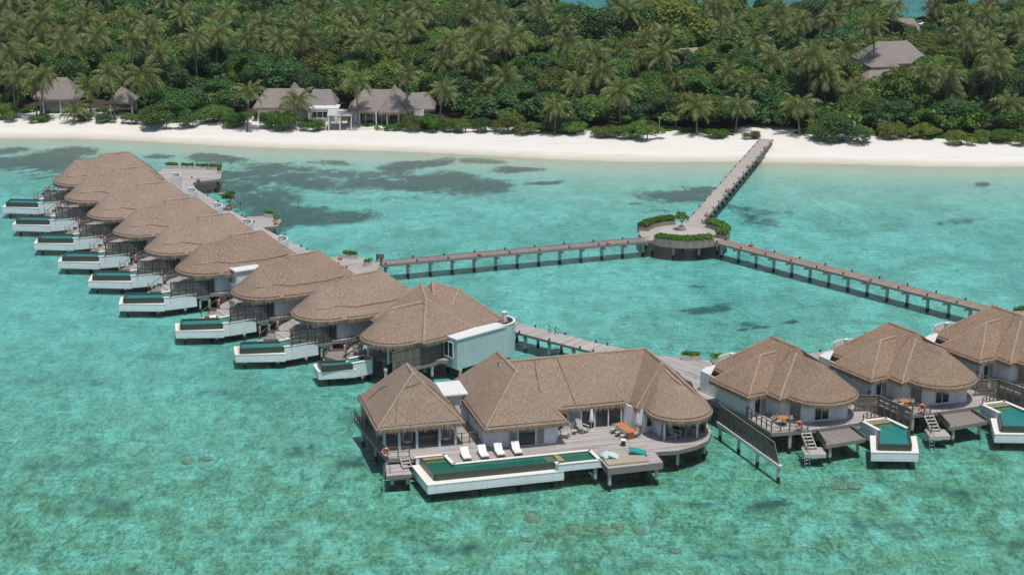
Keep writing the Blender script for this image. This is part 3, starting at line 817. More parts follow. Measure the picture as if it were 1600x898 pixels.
# walkway behind the villas
walk = [(-49.5, 262.5), (-47.6, 254.6), (-43.4, 247.3), (-38.9, 239.2), (-33.5, 230.3), (-28, 221.8), (-22.2, 213.2), (-15.6, 204.8), (-7.6, 196.9), (.9, 189.0), (8.6, 182.6), (16.0, 177.6)]
def strip(path, w):
    L1, R1 = [], []
    for i, p in enumerate(path):
        a = Vector(path[max(0, i - 1)]); b = Vector(path[min(len(path) - 1, i + 1)]); d = (b - a).normalized(); n = Vector((-d.y, d.x)) * w / 2
        L1.append((p[0] + n.x, p[1] + n.y)); R1.append((p[0] - n.x, p[1] - n.y))
    return L1, R1
def walkway(label, path, w, seed, mat='deck'):
    t = thing('boardwalk', label, 'boardwalk', (path[0][0], path[0][1], 0)); ox, oy = path[0]
    path = [(x - ox, y - oy) for x, y in path]; L1, R1 = strip(path, w)
    m = MB(); rng = random.Random(seed)
    for i in range(len(path) - 1):
        L_ = math.dist(path[i], path[i + 1]); n = int(L_ / .15)
        for k in range(n):
            t0, t1 = (k + .08) / n, (k + .92) / n; dz = rng.uniform(-.006, .006)
            q = [((1 - u) * S[i][0] + u * S[i + 1][0], (1 - u) * S[i][1] + u * S[i + 1][1]) for S, u in ((L1, t0), (L1, t1), (R1, t1), (R1, t0))]
            m.add([(x, y, D - .05) for x, y in q] + [(x, y, D + dz) for x, y in q], [(0, 1, 2, 3), (7, 6, 5, 4), (1, 0, 4, 5), (2, 1, 5, 6), (3, 2, 6, 7), (0, 3, 7, 4)])
    m.build('deck_planks', mat, t, kind='stuff')
    for S in (L1, R1):
        q = MB()
        for a, b in zip(S, S[1:]): q.bar((*a, D - .15), (*b, D - .15), .1, .26)
        q.build('side_beam', 'beam', t)
    for i in range(len(path) - 1):
        L_ = math.dist(path[i], path[i + 1]); n = max(1, int(L_ / 2.8))
        for k in range(n):
            u = (k + .5) / n; c_ = [((1 - u) * S[i][0] + u * S[i + 1][0], (1 - u) * S[i][1] + u * S[i + 1][1]) for S in (L1, R1)]
            MB().bar((*c_[0], D - .38), (*c_[1], D - .38), .2, .22).build('cross_beam', 'beam', t)
            piles(t, [(.9 * c_[0][0] + .1 * c_[1][0], .9 * c_[0][1] + .1 * c_[1][1]), (.1 * c_[0][0] + .9 * c_[1][0], .1 * c_[0][1] + .9 * c_[1][1])], D - .47, .16)
        bollards(t, R1[i], R1[i + 1], 0, 4.2, D) ; bollards(t, L1[i], L1[i + 1], 0, 4.2, D)
    return t
walkway('grey boardwalk behind the long left row of thatched villas', walk, 2.7, 5)
walkway('grey boardwalk behind the thatched villas on the right', [(20.4, 174.9), (34.3, 179.9), (46.4, 185.0), (56.5, 192.2), (68, 200)], 2.7, 6)
def platform(label, poly, seed, pl, mat='deck', ang=0):
    cx, cy = poly[0]; t = thing('deck_platform', label, 'platform', (cx, cy, 0)); q = [(x - cx, y - cy) for x, y in poly]
    deck(t, q, D + .006, ang, mat, pl=[(x - cx, y - cy) for x, y in pl], seed=seed); return t
platform('wide plank landing between the large villa and the right-hand villas', [(14.6, 179.8), (18.0, 178.9), (24.6, 176.6), (24.2, 173.6), (21.0, 173.0), (20.6, 166.2), (18.4, 166.2), (18.2, 171.4), (15.2, 175.2)], 11,
         [(17.6, 176.5), (20.2, 172.6), (19.8, 167.2), (23, 175.2), (19, 178)], ang=-.9)
platform('corner landing at the far left end of the boardwalk, edged with planters', [(-53.8, 265.6), (-53.2, 269.0), (-44.2, 267.6), (-43.6, 261.3), (-46.4, 259.9), (-48.3, 257.5), (-51.6, 258.6)], 12,
         [(-44.6, 262.4), (-44.9, 266.6), (-49, 268), (-52.6, 267.6), (-48, 259)], ang=.1)
platform('small three-sided landing off the left boardwalk with two planters', [(-36.6, 238.6), (-33.2, 239.2), (-31.4, 236.6), (-31.6, 233.6), (-34.0, 232.6)], 13, [(-32.4, 236.8), (-32.6, 234.2), (-34, 238.2)], ang=.6)
platform('landing where the long jetty meets the left boardwalk', [(-21.2, 218.6), (-18.6, 217.6), (-16.6, 215.8), (-16.3, 213.6), (-17.6, 209), (-21.2, 212.6), (-24.2, 217.3)], 14, [(-18.4, 216.4), (-21.2, 217.6), (-17.6, 211)], ang=.6)

def box_planter(x, y, ang, L_, label, z=D, tall=.55, seed=1):
    t = thing('box_planter', label, 'planter', (x, y, z), ang, 'box planters on the boardwalks')
    m = MB()
    for a in ((-L_ / 2, -.3, L_ / 2, -.24), (-L_ / 2, .24, L_ / 2, .3), (-L_ / 2, -.24, -L_ / 2 + .06, .24), (L_ / 2 - .06, -.24, L_ / 2, .24)): m.box(a[0], a[1], 0, a[2], a[3], tall)
    m.build('trough', 'boxplanter', t); MB().box(-L_ / 2 + .05, -.235, 0.03, L_ / 2 - .05, .235, tall - .07).build('soil', 'soil', t)
    me = leaf_mass([(-L_ / 2 + .2 + k * .3, random.Random(seed + k).uniform(-.1, .1), tall + .1) for k in range(int(L_ / .3))], (.30, .34, .36), 60, .12, seed); me.materials.append(MT['hedge'])
    inst('plants', me, t, kind='stuff')
for i, (x, y, a, l, lb) in enumerate(((18.8, 178.2, -.2, 2.0, 'stone box planter with green plants on the wide landing behind the large villa'), (21.9, 177.2, -.3, 2.0, 'stone box planter with green plants beside the first right-hand villa'),
    (-20.4, 217.6, -.4, 1.9, 'box planter of low greenery where the long jetty joins the left boardwalk'), (-52.1, 268.3, -.1, 1.9, 'box planter at the left end of the far corner landing'), (-49.7, 268.0, -.1, 1.8, 'second box planter from the left along the far corner landing'),
    (-47.4, 267.6, -.1, 1.8, 'third box planter from the left along the far corner landing'), (-45.3, 267.2, -.1, 1.9, 'box planter at the back right corner of the far landing'), (-44.4, 265.3, -1.5, 1.6, 'box planter turned along the right edge of the far landing'),
    (-33.3, 238.4, -.6, 1.7, 'upper of two box planters on the three-sided landing'), (-32.0, 235.8, -1.3, 1.6, 'lower of two box planters on the three-sided landing'), (57.6, 194.0, .3, 1.6, 'box planter at the villa end of the right-hand jetty'), (60.2, 195.2, .3, 1.6, 'box planter at the far right edge behind the last villa'))):
    box_planter(x, y, a, l, lb, seed=i * 7 + 1)
box_planter(-17.9, 213.9, .4, .9, 'small square white pot with a leafy bush at the jetty gate', tall=.6, seed=99)
for x, y, lb in ((-31.9, 234.3, 'clay lantern beside the lower planter of the three-sided landing'), (-46.6, 259.6, 'clay lantern at the inner corner of the far landing'), (-41.9, 250.6, 'clay lantern beside the rope handrail of the left boardwalk'), (-21.6, 216.9, 'clay lantern left of the planter at the jetty junction')):
    lantern(x, y, D + .01, lb)
t = thing('jetty_gate', 'dark gate posts at the villa end of the long left jetty', 'gate', (-16.6, 215.2, D), .32)
for s in (-1, 1): MB().box(-.08, s * 1.0 - .08, 0, .08, s * 1.0 + .08, .95).build('post', 'dark_wood', t)
MB().box(-.05, .94, .25, .9, 1.02, .9).build('gate_leaf', 'rail', t)

def sea_steps(x, y, ang, label, n=5):
    t = thing('handrail', label, 'handrail', (x, y, 0), ang)
    m = MB()
    for s in (-.45, .45):
        m.tube([(0, s, D + .0), (0, s, D + .95)], .035, 6); m.tube([(1.6, s, .5), (1.6, s, 1.45)], .035, 6); m.tube([(0, s, D + .9), (1.6, s, 1.4)], .03, 6); m.tube([(0, s, D + .45), (1.6, s, .95)], .03, 6)
    m.build('rails', 'dark_metal', t)
    for k in range(n): MB().box(k * .32, -.42, D - .12 - k * .3, k * .32 + .26, .42, D - .07 - k * .3).build('step', 'beam', t)
sea_steps(-40.6, 249.4, .5, 'dark metal handrail of the sea steps off the left boardwalk')
sea_steps(4.4, 187.0, .85, 'dark metal handrail of the sea steps behind the villa with the white annex')

def potted_tree(x, y, z, label, h=2.0, seed=1, name='potted_tree'):
    t = thing(name, label, 'tree', (x, y, z))
    MB().lathe(0, 0, [(.3, 0), (.42, .12), (.48, .5), (.44, .56), (.36, .56)], 14).build('pot', 'boxplanter' if seed == 1 else 'terracotta', t, smooth=True)
    m = MB(); m.tube([(0, 0, .5), (.04, 0, .9), (0, .03, 1.3)], [.08, .06, .05], 7)
    rng = random.Random(seed); tips = []
    for k in range(6):
        a = k * 1.05; p = (math.cos(a) * .6, math.sin(a) * .6, h - .2 + rng.uniform(-.3, .3)); m.tube([(0, .03, 1.1), (p[0] * .5, p[1] * .5, 1.35), p], [.04, .03, .02], 5); tips.append(p)
    m.build('trunk', 'bark', t)
    me = leaf_mass(tips + [(0, 0, h + .1), (.3, .2, h - .5), (-.3, -.1, h - .4)], (.42, .42, .4), 60, .14, seed); me.materials.append(MT['leaf_bright' if seed != 1 else 'leaf_mid']); inst('crown', me, t)
potted_tree(22.6, 231.2, D + .05, 'small leafy tree in a pale pot at the back of the round platform', 2.1, 1)
potted_tree(-39.4, 242.3, D, 'potted leafy shrub standing on the left boardwalk by the far villas', 2.2, 2)

def coral(px, r, h, label, seed):
    x, y = px; bm = bmesh.new(); bmesh.ops.create_icosphere(bm, subdivisions=4, radius=1)
    for v in bm.verts:
        k = 1 + .5 * noise.noise(v.co * 1.6 + Vector((seed * 5, 0, 0))) + .28 * noise.noise(v.co * 4.5 + Vector((0, seed, 0))) + .16 * noise.noise(v.co * 11)
        v.co = Vector((v.co.x * r[0] * k * .78, v.co.y * r[1] * k * .95, v.co.z * h * .62 * k))
    me = bpy.data.meshes.new('coral_head'); bm.to_mesh(me); bm.free(); me.materials.append(MT['coral'])
    o = inst('coral_head', me, None, (x, y, GZ(x, y) - .05)); tag(o, label, 'coral head', 'coral heads under the shallow water')
for i, (p_, r_, h_, lb) in enumerate((((1.77,142.78), (.95, 1.1), .38, 'brown coral head below the long pool, left of the scattered chain'), ((1.40,138.56), (.9, .6), .3, 'small dark coral head straight below the first brown one'), ((4.18,139.60), (.7, .7), .33, 'leftmost coral head of the scattered chain in the foreground'),
    ((5.29,140.38), (.7, 1.0), .34, 'second coral head of the scattered chain in the foreground'), ((6.45,140.78), (.6, .8), .34, 'third coral head of the scattered chain in the foreground'), ((7.84,140.25), (.9, 1.1), .36, 'broad coral head near the middle of the foreground chain'),
    ((9.09,141.18), (.8, 1.0), .34, 'coral head right of the middle of the foreground chain'), ((10.88,140.12), (.9, .8), .3, 'rightmost coral head of the foreground chain'), ((13.54,136.29), (.8, .6), .34, 'lone coral head low in the foreground right of the chain'),
    ((29.45,149.85), (1.2, .8), .34, 'left coral head in front of the first right-hand pool'), ((30.87,149.70), (1.1, .8), .32, 'right coral head in front of the first right-hand pool'), ((-30.29,155.65), (.9, .7), .34, 'left dark coral head in the open water left of the large villa'),
    ((-28.66,156.28), (1.0, .6), .32, 'right dark coral head in the open water left of the large villa'), ((13.09,143.19), (.45, .5), .3, 'tiny coral head in front of the sunken seating'))):
    coral(p_, r_, h_, lb, i + 1)

# ================================================================ OVERWATER VILLAS
def steps_flight(parent, a, b, z0, z1, n, w=.9, mat='pale_wood', name='steps'):
    """open flight from a (top, z0) down to b (bottom, z1)"""
    d = Vector((b[0] - a[0], b[1] - a[1])); L_ = d.length; d /= L_; ang = math.atan2(d.y, d.x)
    m = MB(); nr = Vector((-d.y, d.x)) * w / 2
    for s in (-1, 1): m.bar((a[0] + nr.x * s, a[1] + nr.y * s, z0 - .05), (b[0] + nr.x * s, b[1] + nr.y * s, z1 + .05), .07, .22)
    st = m.build(name, mat, parent)
    q = MB().box(-.13, -w / 2 + .04, -.03, .13, w / 2 - .04, .02); me = bpy.data.meshes.new('tread'); me.from_pydata(q.v, [], q.f); me.materials.append(MT[mat])
    for k in range(n):
        t = (k + .5) / n
        inst('tread', me, st, (a[0] + d.x * L_ * t, a[1] + d.y * L_ * t, z0 + (z1 - z0) * t + .03), ang)
    return st
def ladder(parent, x, y, z, ang):
    m = MB(); c, s = math.cos(ang), math.sin(ang)
    for k in (-.25, .25):
        px, py = x - s * k, y + c * k
        m.tube([(px - c * .35, py - s * .35, z), (px - c * .33, py - s * .33, z + .6), (px - c * .1, py - s * .1, z + .85), (px + c * .12, py + s * .12, z + .7), (px + c * .2, py + s * .2, z - .1), (px + c * .5, py + s * .5, -.7)], .03, 6)
    for j in range(4): m.tube([(x + c * (.24 + .07 * j) - s * .25, y + s * (.24 + .07 * j) + c * .25, z - .25 - .3 * j), (x + c * (.24 + .07 * j) + s * .25, y + s * (.24 + .07 * j) - c * .25, z - .25 - .3 * j)], .025, 6)
    return m.build('ladder', 'metal', parent, smooth=True)

def pool(parent, tank, water, segs, steps=(), wmat='pool_teal', fmat='floor_teal', tz=1.3, bz=.42, pl=()):
    """an infinity pool: low white trough, mosaic basin, white rim walls, shallow steps, water"""
    p = MB().prism(tank, bz, tz - .06).build('pool_trough', 'stucco', parent)
    MB().prism(shrink(tank, -.03), tz - .06, tz).build('ledge', 'rim', p)
    MB().prism(shrink(water, .06), tz + .01, 1.72).build('pool_floor', fmat, p)
    for a, b, kind in segs:
        if kind == 'inf':
            MB().bar((*a, (tz + 1.94) / 2 + .003), (*b, (tz + 1.94) / 2 + .003), .20, 1.94 - tz).build('infinity_wall', 'mosaic', p)
        else:
            base = bz if kind == 'wall' else tz - .02
            MB().bar((*a, (base + 1.95) / 2), (*b, (base + 1.95) / 2), .24, 1.95 - base).build('pool_wall', 'stucco', p)
            ex = Vector((b[0] - a[0], b[1] - a[1])).normalized() * .10
            MB().bar((a[0] - ex.x, a[1] - ex.y, 1.975), (b[0] + ex.x, b[1] + ex.y, 1.975), .34, .05).build('rim', 'rim', p)
    for poly, z in steps: MB().prism(poly, tz, z).build('pool_step', 'step_tile', p)
    MB().prism(shrink(water, .02), 1.90, 1.905)
    me = bpy.data.meshes.new('pool_water'); ww = shrink(water, .05); me.from_pydata([(x, y, 1.915) for x, y in ww], [], [tuple(range(len(ww)))]); me.materials.append(MT[wmat])
    inst('pool_water', me, p)
    piles(parent, pl, bz + .05, .15)
    return p

def lifebuoy(x, y, z, ang, label):
    t = thing('life_ring', label, 'life ring', (x, y, z), ang, 'red and white life rings on the railings')
    m = MB(); n = 20; R_, r = .33, .075; w = MB()
    ring = [(math.cos(2 * math.pi * k / n) * R_, 0, math.sin(2 * math.pi * k / n) * R_) for k in range(n + 1)]
    for k in range(4):
        m.tube(ring[k * 5:k * 5 + 5], r, 8); w.tube(ring[k * 5 + 4:k * 5 + 6], r * 1.06, 8)
    m.build('ring', 'ring_red', t, smooth=True); w.build('white_band', 'canvas', t, smooth=True)
    q = MB().tube([(0, .08, -.9), (0, .08, .1)], .03, 6); q.build('bracket', 'rail', t)
    return t

ROOF = [([(-4.1, -4.7), (6.9, -4.7), (6.6, 2.5), (5.2, 4.4), (-4.1, 4.6)], [(0, 0, 7.75), (4, 0, 7.75)]),
        ([(-3, .2), (8.0, .2), (7.2, 3.7), (5.2, 4.4), (-3, 4.5)], [(2, .2, 7.55), (4.2, .2, 7.5), (7.6, .2, 7.0)]),
        (arc(7.2, 0, 3.8, -105, 95, 16) + [(1.5, 3.9), (1.5, -3.9)], [(7.6, -.1, 7.15), (2.2, 0, 7.2)]),
        ([(-1.0, -6.95), (5.0, -6.95), (5.2, -1), (-1.0, -1)], [(2.0, -3.0, 7.0), (2.0, 0, 7.1)])]
WALLS = [(-3.3, -3.8), (-.4, -3.8), (-.4, -5.95), (4.1, -5.95), (4.1, -3.6), (5.8, -3.4), (6.2, -2.8), (8.1, -2.4), (9.3, 1.7), (8.0, 2.7), (-3.3, 2.7)]

def villa_core(t, mat, seed, cables=(), deckpoly=None, left=False, floor='deck'):
    thatch_roof(t, ROOF, mat, seed=seed, cables=cables, capf=lambda p: p.y < -.5 or p.z > 7.65, capr=.16 if left else .19, capmat='ridge_fine' if left else 'ridge')
    wall_ring(t, WALLS, D - .02, 4.1, 'siding')
    window(t, (8.31, -1.55), (9.11, 1.35), D + .12, 3.75, 4, 1, curtains=())
    window(t, (4.1, -5.5), (4.1, -4.0), D + .05, 3.75, 2, 1, curtains=(1,))
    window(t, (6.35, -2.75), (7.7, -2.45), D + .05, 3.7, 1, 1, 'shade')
    # lean-to bathroom and garden walls by the boardwalk, entrance parapet with its post
    MB().box(-4.3, -5.4, D - .1, -4.15, -1.0, 3.9).box(-4.14, -5.5, D - .1, -1.1, -5.35, 3.9).build('garden_wall', 'louver', t)
    MB().add([(-4.2, -5.5, 3.95), (-2.6, -5.5, 3.95), (-3.2, -4.4, 4.6), (-4.2, -4.2, 4.4), (-4.2, -5.5, 3.87), (-2.6, -5.5, 3.87), (-3.2, -4.4, 4.45), (-4.2, -4.2, 4.3)], [(0, 1, 2, 3), (7, 6, 5, 4), (0, 4, 5, 1), (1, 5, 6, 2), (2, 6, 7, 3), (3, 7, 4, 0)]).build('bathroom_roof', 'white', t)
    m = MB()
    cur = arc(-5.2, .2, 2.1, 100, 215, 12)
    for a, b in zip(cur, cur[1:]): m.bar((*a, 2.75), (*b, 2.75), .16, 2.1)
    m.build('entrance_parapet', 'white', t)
    MB().box(-6.6, .1, D, -6.3, .4, 4.0).box(-6.66, .04, 4.0, -6.24, .46, 4.1).build('entrance_post', 'rim', t)
    deck(t, deckpoly, D, math.pi / 2, floor, seed=seed, pl=[(x, y) for x in (-3, 0, 3, 6, 9) for y in (-5, -1.5, 2)], th=.36)
    MB().prism([(-5.9, -1.5), (-3.6, -1.5), (-3.6, 2.5), (-5.9, 2.5)], D - .2, D - .01).build('porch_floor', 'deck', t)

def right_villa():
    t = thing('overwater_villa', 'thatched villa first right of the large villa, behind the long screen on a white beam', 'villa', (25.66, 168.02, 0), R(-58), 'thatched villas on the right')
    dp = [(-3.6, -6.3), (3.9, -6.2), (8.5, -6.9), (9.8, -3.4), (10.9, 2.2), (10.5, 4.8), (-3.6, 4.8)]
    villa_core(t, 'thatch_warm', 21, [[(3.4, -.6), (3.9, -2.6), (4.6, -4.1), (5.0, -5.0)]], dp)
    railing(t, [(3.9, -6.1), (8.4, -6.8), (9.75, -3.5)], D)
    # sunken deck, swim platform, steps, ladder
    sk = [(10.1, -2.6), (13.0, -4.1), (13.7, .1), (10.9, .9)]
    deck(t, sk, 1.5, -.05, 'deck_dark', seed=31, pl=[(12.8, -3.4), (13.2, -.3)], th=.34)
    MB().bar((11.0, .85, 1.66), (13.6, .15, 1.66), .14, .3).build('edge_kerb', 'rail', t); MB().bar((10.0, -2.5, 1.66), (12.9, -4.0, 1.66), .10, .26).build('edge_kerb', 'rail', t)
    sw = [(10.9, -5.2), (12.5, -6.2), (13.5, -4.5), (12.0, -3.6)]
    deck(t, sw, .85, .5, 'pale_wood', seed=32, pl=[(12.3, -5.6)], th=.34, fascia='pale_wood')
    steps_flight(t, (10.0, -4.0), (12.0, -4.9), D, .9, 5)
    m = MB(); m.bar((10.0, -4.5, D + .85), (11.9, -5.35, 1.75), .06, .06); m.bar((10.0, -4.5, D), (10.0, -4.5, D + .9), .06, .07); m.bar((11.9, -5.35, .9), (11.9, -5.35, 1.8), .06, .07); m.build('hand_rail', 'rail', t)
    ladder(t, 12.35, -5.9, .85, -.3)
    # pool beside the terrace
    tk = [(18.58,2.20), (16.16,-1.38), (12.97,1.42), (15.39,4.98)]
    A, B, C_, D1, E_, F_, G_ = (17.85,1.89), (16.17,-0.50), (13.56,1.91), (10.96,2.20), (11.59,4.66), (14.50,4.52), (15.04,4.28)
    wt = [A, B, C_, D1, E_, F_, G_]
    def lp(p, q, t_): return (p[0] + (q[0] - p[0]) * t_, p[1] + (q[1] - p[1]) * t_)
    sp = [([D1, E_, lp(E_, F_, .16), lp(D1, C_, .22)], 1.93), ([lp(D1, C_, .26), lp(E_, F_, .20), lp(E_, F_, .34), lp(D1, C_, .42)], 1.925), ([lp(D1, C_, .43), lp(E_, F_, .35), lp(E_, F_, .52), lp(D1, C_, .62)], 1.74)]
    pool(t, tk, wt, [(A, B, 'inf'), (B, lp(B, C_, .97), 'inf'), (G_, A, 'inf'), (C_, D1, 'wall'), (D1, E_, 'wall'), (E_, F_, 'wall')], sp, 'pool_teal', 'floor_teal', pl=[lp(tk[0], tk[2], .2), lp(tk[1], tk[3], .2), D1, E_])
    railing(t, [(10.9, 2.4), (10.6, 4.2)], D, .8, .6)
    return t
rv = right_villa()
RV2 = copy_tree(rv)
RV2.location = (38.2, 172.6, 0); RV2['label'] = 'thatched villa second right of the large villa, standing between two woven screens'
RV3 = copy_tree(rv)
RV3.location = (50.1, 178.3, 0); RV3['label'] = 'thatched villa cut off by the right edge of the photo'
for i, v in enumerate((RV2, RV3)): v.rotation_euler = (0, 0, R(-58 + i))
# the woven screens: the first one on a white beam over the water, the others between neighbours
def beam_screen():
    t = thing('screen_wall', 'long woven screen on a white beam and piles, left of the first right-hand villa', 'privacy screen', (19.9, 161.3, 0), math.atan2(-10.5, 4.15), 'woven privacy screens')
    L_ = 11.7
    MB().box(-.2, -.13, .95, L_, .13, 1.25).box(-.25, -.16, 1.25, L_ + .15, .16, 1.31).build('white_beam', 'white', t)
    piles(t, [(.3, 0), (4.0, 0), (7.6, 0), (11.5, 0)], 1.2, .17)
    # the last bays lean back: top edge shorter than the foot
    m = MB(); n = 10; 
    for i in range(n + 1):
        x = i * L_ * .985 / n; tx = i * L_ * .90 / n
        m.bar((x, 0, 1.3), (tx, 0, 3.05), .08, .08)
    m.bar((0, 0, 3.08), (L_ * .905, 0, 3.08), .11, .06)
    fr = m.build('screen_fence', 'screen', t)
    rng = random.Random(3)
    for i in range(n):
        for r_ in range(2):
            z0, z1 = 1.33 + r_ * .86, 1.33 + r_ * .86 + .80
            def X(k, z): return (k * L_ * .985 / n) + (z - 1.3) / 1.75 * (k * L_ * -.085 / n)
            q = MB(); kind = rng.randint(0, 1)
            if kind:
                for j in range(9):
                    za = z0 + j * .088; 
                    if rng.random() < .08: continue
                    q.add([(X(i, za) + .05, -.015, za), (X(i + 1, za) - .05, -.015, za), (X(i + 1, za) - .05, -.015, za + .072), (X(i, za) + .05, -.015, za + .072),
                           (X(i, za) + .05, .015, za), (X(i + 1, za) - .05, .015, za), (X(i + 1, za) - .05, .015, za + .072), (X(i, za) + .05, .015, za + .072)], [(0, 1, 2, 3), (7, 6, 5, 4), (3, 2, 6, 7)])
            else:
                nn = 13
                for j in range(nn):
                    if rng.random() < .06: continue
                    u0, u1 = (j + .06) / nn, (j + .94) / nn
                    def Y_(u, z): return X(i, z) + .05 + (X(i + 1, z) - X(i, z) - .1) * u
                    q.add([(Y_(u0, z0), -.015, z0), (Y_(u1, z0), -.015, z0), (Y_(u1, z1), -.015, z1), (Y_(u0, z1), -.015, z1), (Y_(u0, z0), .015, z0), (Y_(u1, z0), .015, z0), (Y_(u1, z1), .015, z1), (Y_(u0, z1), .015, z1)], [(0, 1, 2, 3), (7, 6, 5, 4), (3, 2, 6, 7)])
            q.build('panel', 'screen', fr)
beam_screen()
def pair_screen(pts, label):
    x0, y0 = pts[0]; t = thing('screen_wall', label, 'privacy screen', (x0, y0, 0), group='woven privacy screens')
    L3 = [(x - x0, y - y0) for x, y in pts]
    for a, b in zip(L3, L3[1:]):
        screen(t, a, b, 1.45, 1.95)
        MB().bar((*a, 1.36), (*b, 1.36), .16, .2).build('foot_beam', 'beam', t)
    piles(t, [((L3[i][0] + L3[i + 1][0]) / 2, (L3[i][1] + L3[i + 1][1]) / 2) for i in range(len(L3) - 1)], 1.3, .14)
pair_screen([(33.2, 162.9), (35.4, 162.9), (37.75, 159.0)], 'woven screen between the first and second right-hand villas, behind the pool')
pair_screen([(45.9, 167.2), (48.2, 167.5), (51.0, 163.4)], 'woven screen behind the second pool, before the villa at the right edge')

# ---------------------------------------------------------------- left row
def left_villa():
    t = thing('overwater_villa', '', 'villa', (-14.58, 191.77, 0), R(-145), 'thatched villas of the left row')
    dp = [(-3.6, -6.3), (8, -6.3), (10.3, -5), (11.9, -3), (12.8, -1.0), (12.0, .8), (10.2, 2.2), (7.0, 3.5), (-3.6, 3.5)]
    villa_core(t, 'thatch_grey', 5, [[(9.4, 1.6), (8.4, 2.2), (7.0, 2.4), (5.2, 3.2), (1, 3.4), (-3.6, 3.2)]], dp, True)
    railing(t, [(8.2, -6.2), (10.2, -4.95), (11.5, -3.5)], D, 1.0, .8)
    sk = [(13.51,-2.64), (11.43,-0.64), (10.29,-2.31), (12.10,-4.13)]
    deck(t, sk, 1.5, R(90), 'deck_dark', seed=41, th=.34, pl=[(12.27,-2.32)])
    m = MB(); m.bar((*sk[3], 1.68), (*sk[2], 1.68), .1, .34); m.build('edge_kerb', 'rail', t)
    sw = [(13.79,-3.96), (13.53,-2.96), (12.60,-3.67), (12.87,-4.68)]
    deck(t, sw, .85, .5, 'pale_wood', seed=42, th=.3, fascia='pale_wood', pl=[(13.23,-3.84)])
    m = MB()
    for q_ in ((13.14,-4.32), (12.84,-3.16)): m.bar((*q_, .8), (*q_, 2.1), .07, .07)
    p1, p2 = (13.08,-4.28), (11.08,-4.24)
    m.bar((*p1, 1.6), (*p2, 2.75), .05, .05); m.build('hand_rail', 'rail', t)
    tk = [(18.26,-0.05), (13.71,2.74), (12.50,0.17), (17.11,-2.67)]
    A, B, B2, C_, E_, F_, G_, H_ = (17.65,0.08), (13.56,2.23), (12.84,2.45), (9.79,2.67), (8.91,0.02), (11.64,0.14), (13.04,0.21), (16.71,-1.78)
    wt = [A, B, B2, C_, E_, F_, G_, H_]
    def lp(p, q, t_): return (p[0] + (q[0] - p[0]) * t_, p[1] + (q[1] - p[1]) * t_)
    sp = [([C_, E_, lp(E_, F_, .25), lp(C_, B2, .2)], 1.93), ([lp(C_, B2, .21), lp(E_, F_, .26), lp(E_, F_, .45), lp(C_, B2, .38)], 1.77)]
    pool(t, tk, wt, [(A, B, 'inf'), (H_, A, 'inf'), (G_, H_, 'inf'), (B, B2, 'wall'), (B2, C_, 'wall'), (C_, E_, 'wall'), (E_, F_, 'low'), (F_, G_, 'low')], sp, 'pool_teal', 'floor_teal',
         pl=[lp(tk[0], tk[2], .18), lp(tk[1], tk[3], .15), lp(B2, C_, .55), lp(A, C_, .4)])
    MB().prism([(16.92,-2.27), (16.58,-2.10), (17.67,0.10), (17.96,-0.05)], 1.29, 1.315).build('stained_ledge', 'ochre', t)
    bz = (8.29,3.01)
    screen(t, lp(B2, C_, .04), bz, 1.98, 1.72, .95, z1=1.62, mt='screen_dark')
    MB().bar((*lp(C_, bz, .05), 1.5), (*bz, 1.5), .5, .24).build('screen_beam', 'beam', t)
    MB().bar((*lp(C_, bz, .3), 1.2), (*bz, 1.2), .16, .3).build('under_beam', 'siding_blue', t)
    piles(t, [bz, lp(C_, bz, .3)], 1.1, .13)
    screen(t, bz, (7.6, 2.95), 1.62, 2.0, .95, mt='screen_dark')
    return t
lv = left_villa()
H8 = R(-145)
left = [(-55.3, 253.2, -157), (-51.4, 243.7, -156), (-46.3, 234.7, -153.5), (-41.0, 225.9, -153.5), (-35.3, 217.4, -153), (-30.1, 208.9, -149.5), (-22.3, 199.8, -145.7)]
labs = ['thatched villa at the far end of the left row, nearest the beach', 'second thatched villa from the far end of the left row', 'third thatched villa from the far end of the left row', 'fourth thatched villa from the far end of the left row',
        'fifth thatched villa from the far end, two before the one with the small white box', 'thatched villa of the left row with a small white windowed annex at its side', '']
labs[4] = 'left-row thatched villa just beyond the one with the white box annex'
labs[6] = 'left-row thatched villa just nearer than the one with the white box annex'
lv['label'] = 'thatched villa of the left row next beyond the villa with the big pale blue annex'
LV = []
alt = bpy.data.meshes
for (x, y, a), lb in zip(left, labs):
    c = copy_tree(lv); c.location = (x, y, 0); c.rotation_euler = (0, 0, R(a)); c['label'] = lb; LV.append(c)
# the roof with laid courses on the near ones
mc = None
for c, mt in ((LV[6], 'thatch_course'), (LV[5], 'thatch_course')):
    for r_ in c.children:
        if r_.name.startswith('roof'):
            if mc is None: mc = r_.data.copy(); mc.name = 'roof'; mc.materials.clear(); mc.materials.append(MT[mt])
            r_.data = mc
def annex(t, x0, y0, x1, y1, z0, z1, wmat, faces, roofmat='white'):
    b = MB().box(x0, y0, z0, x1, y1, z1 - .25).build('annex', wmat, t)
    MB().box(x0 - .12, y0 - .12, z1 - .25, x1 + .12, y1 + .12, z1 - .12).box(x0 - .2, y0 - .2, z1 - .12, x1 + .2, y1 + .2, z1).build('flat_roof', roofmat, b)
    for a, c, zz0, zz1, n in faces: window(b, a, c, zz0, zz1, n)
    return b
annex(LV[5], 2.6, 2.9, 5.6, 5.2, 1.7, 4.75, 'siding', [((5.6, 3.1), (5.6, 5.0), 2.9, 4.1, 3)])

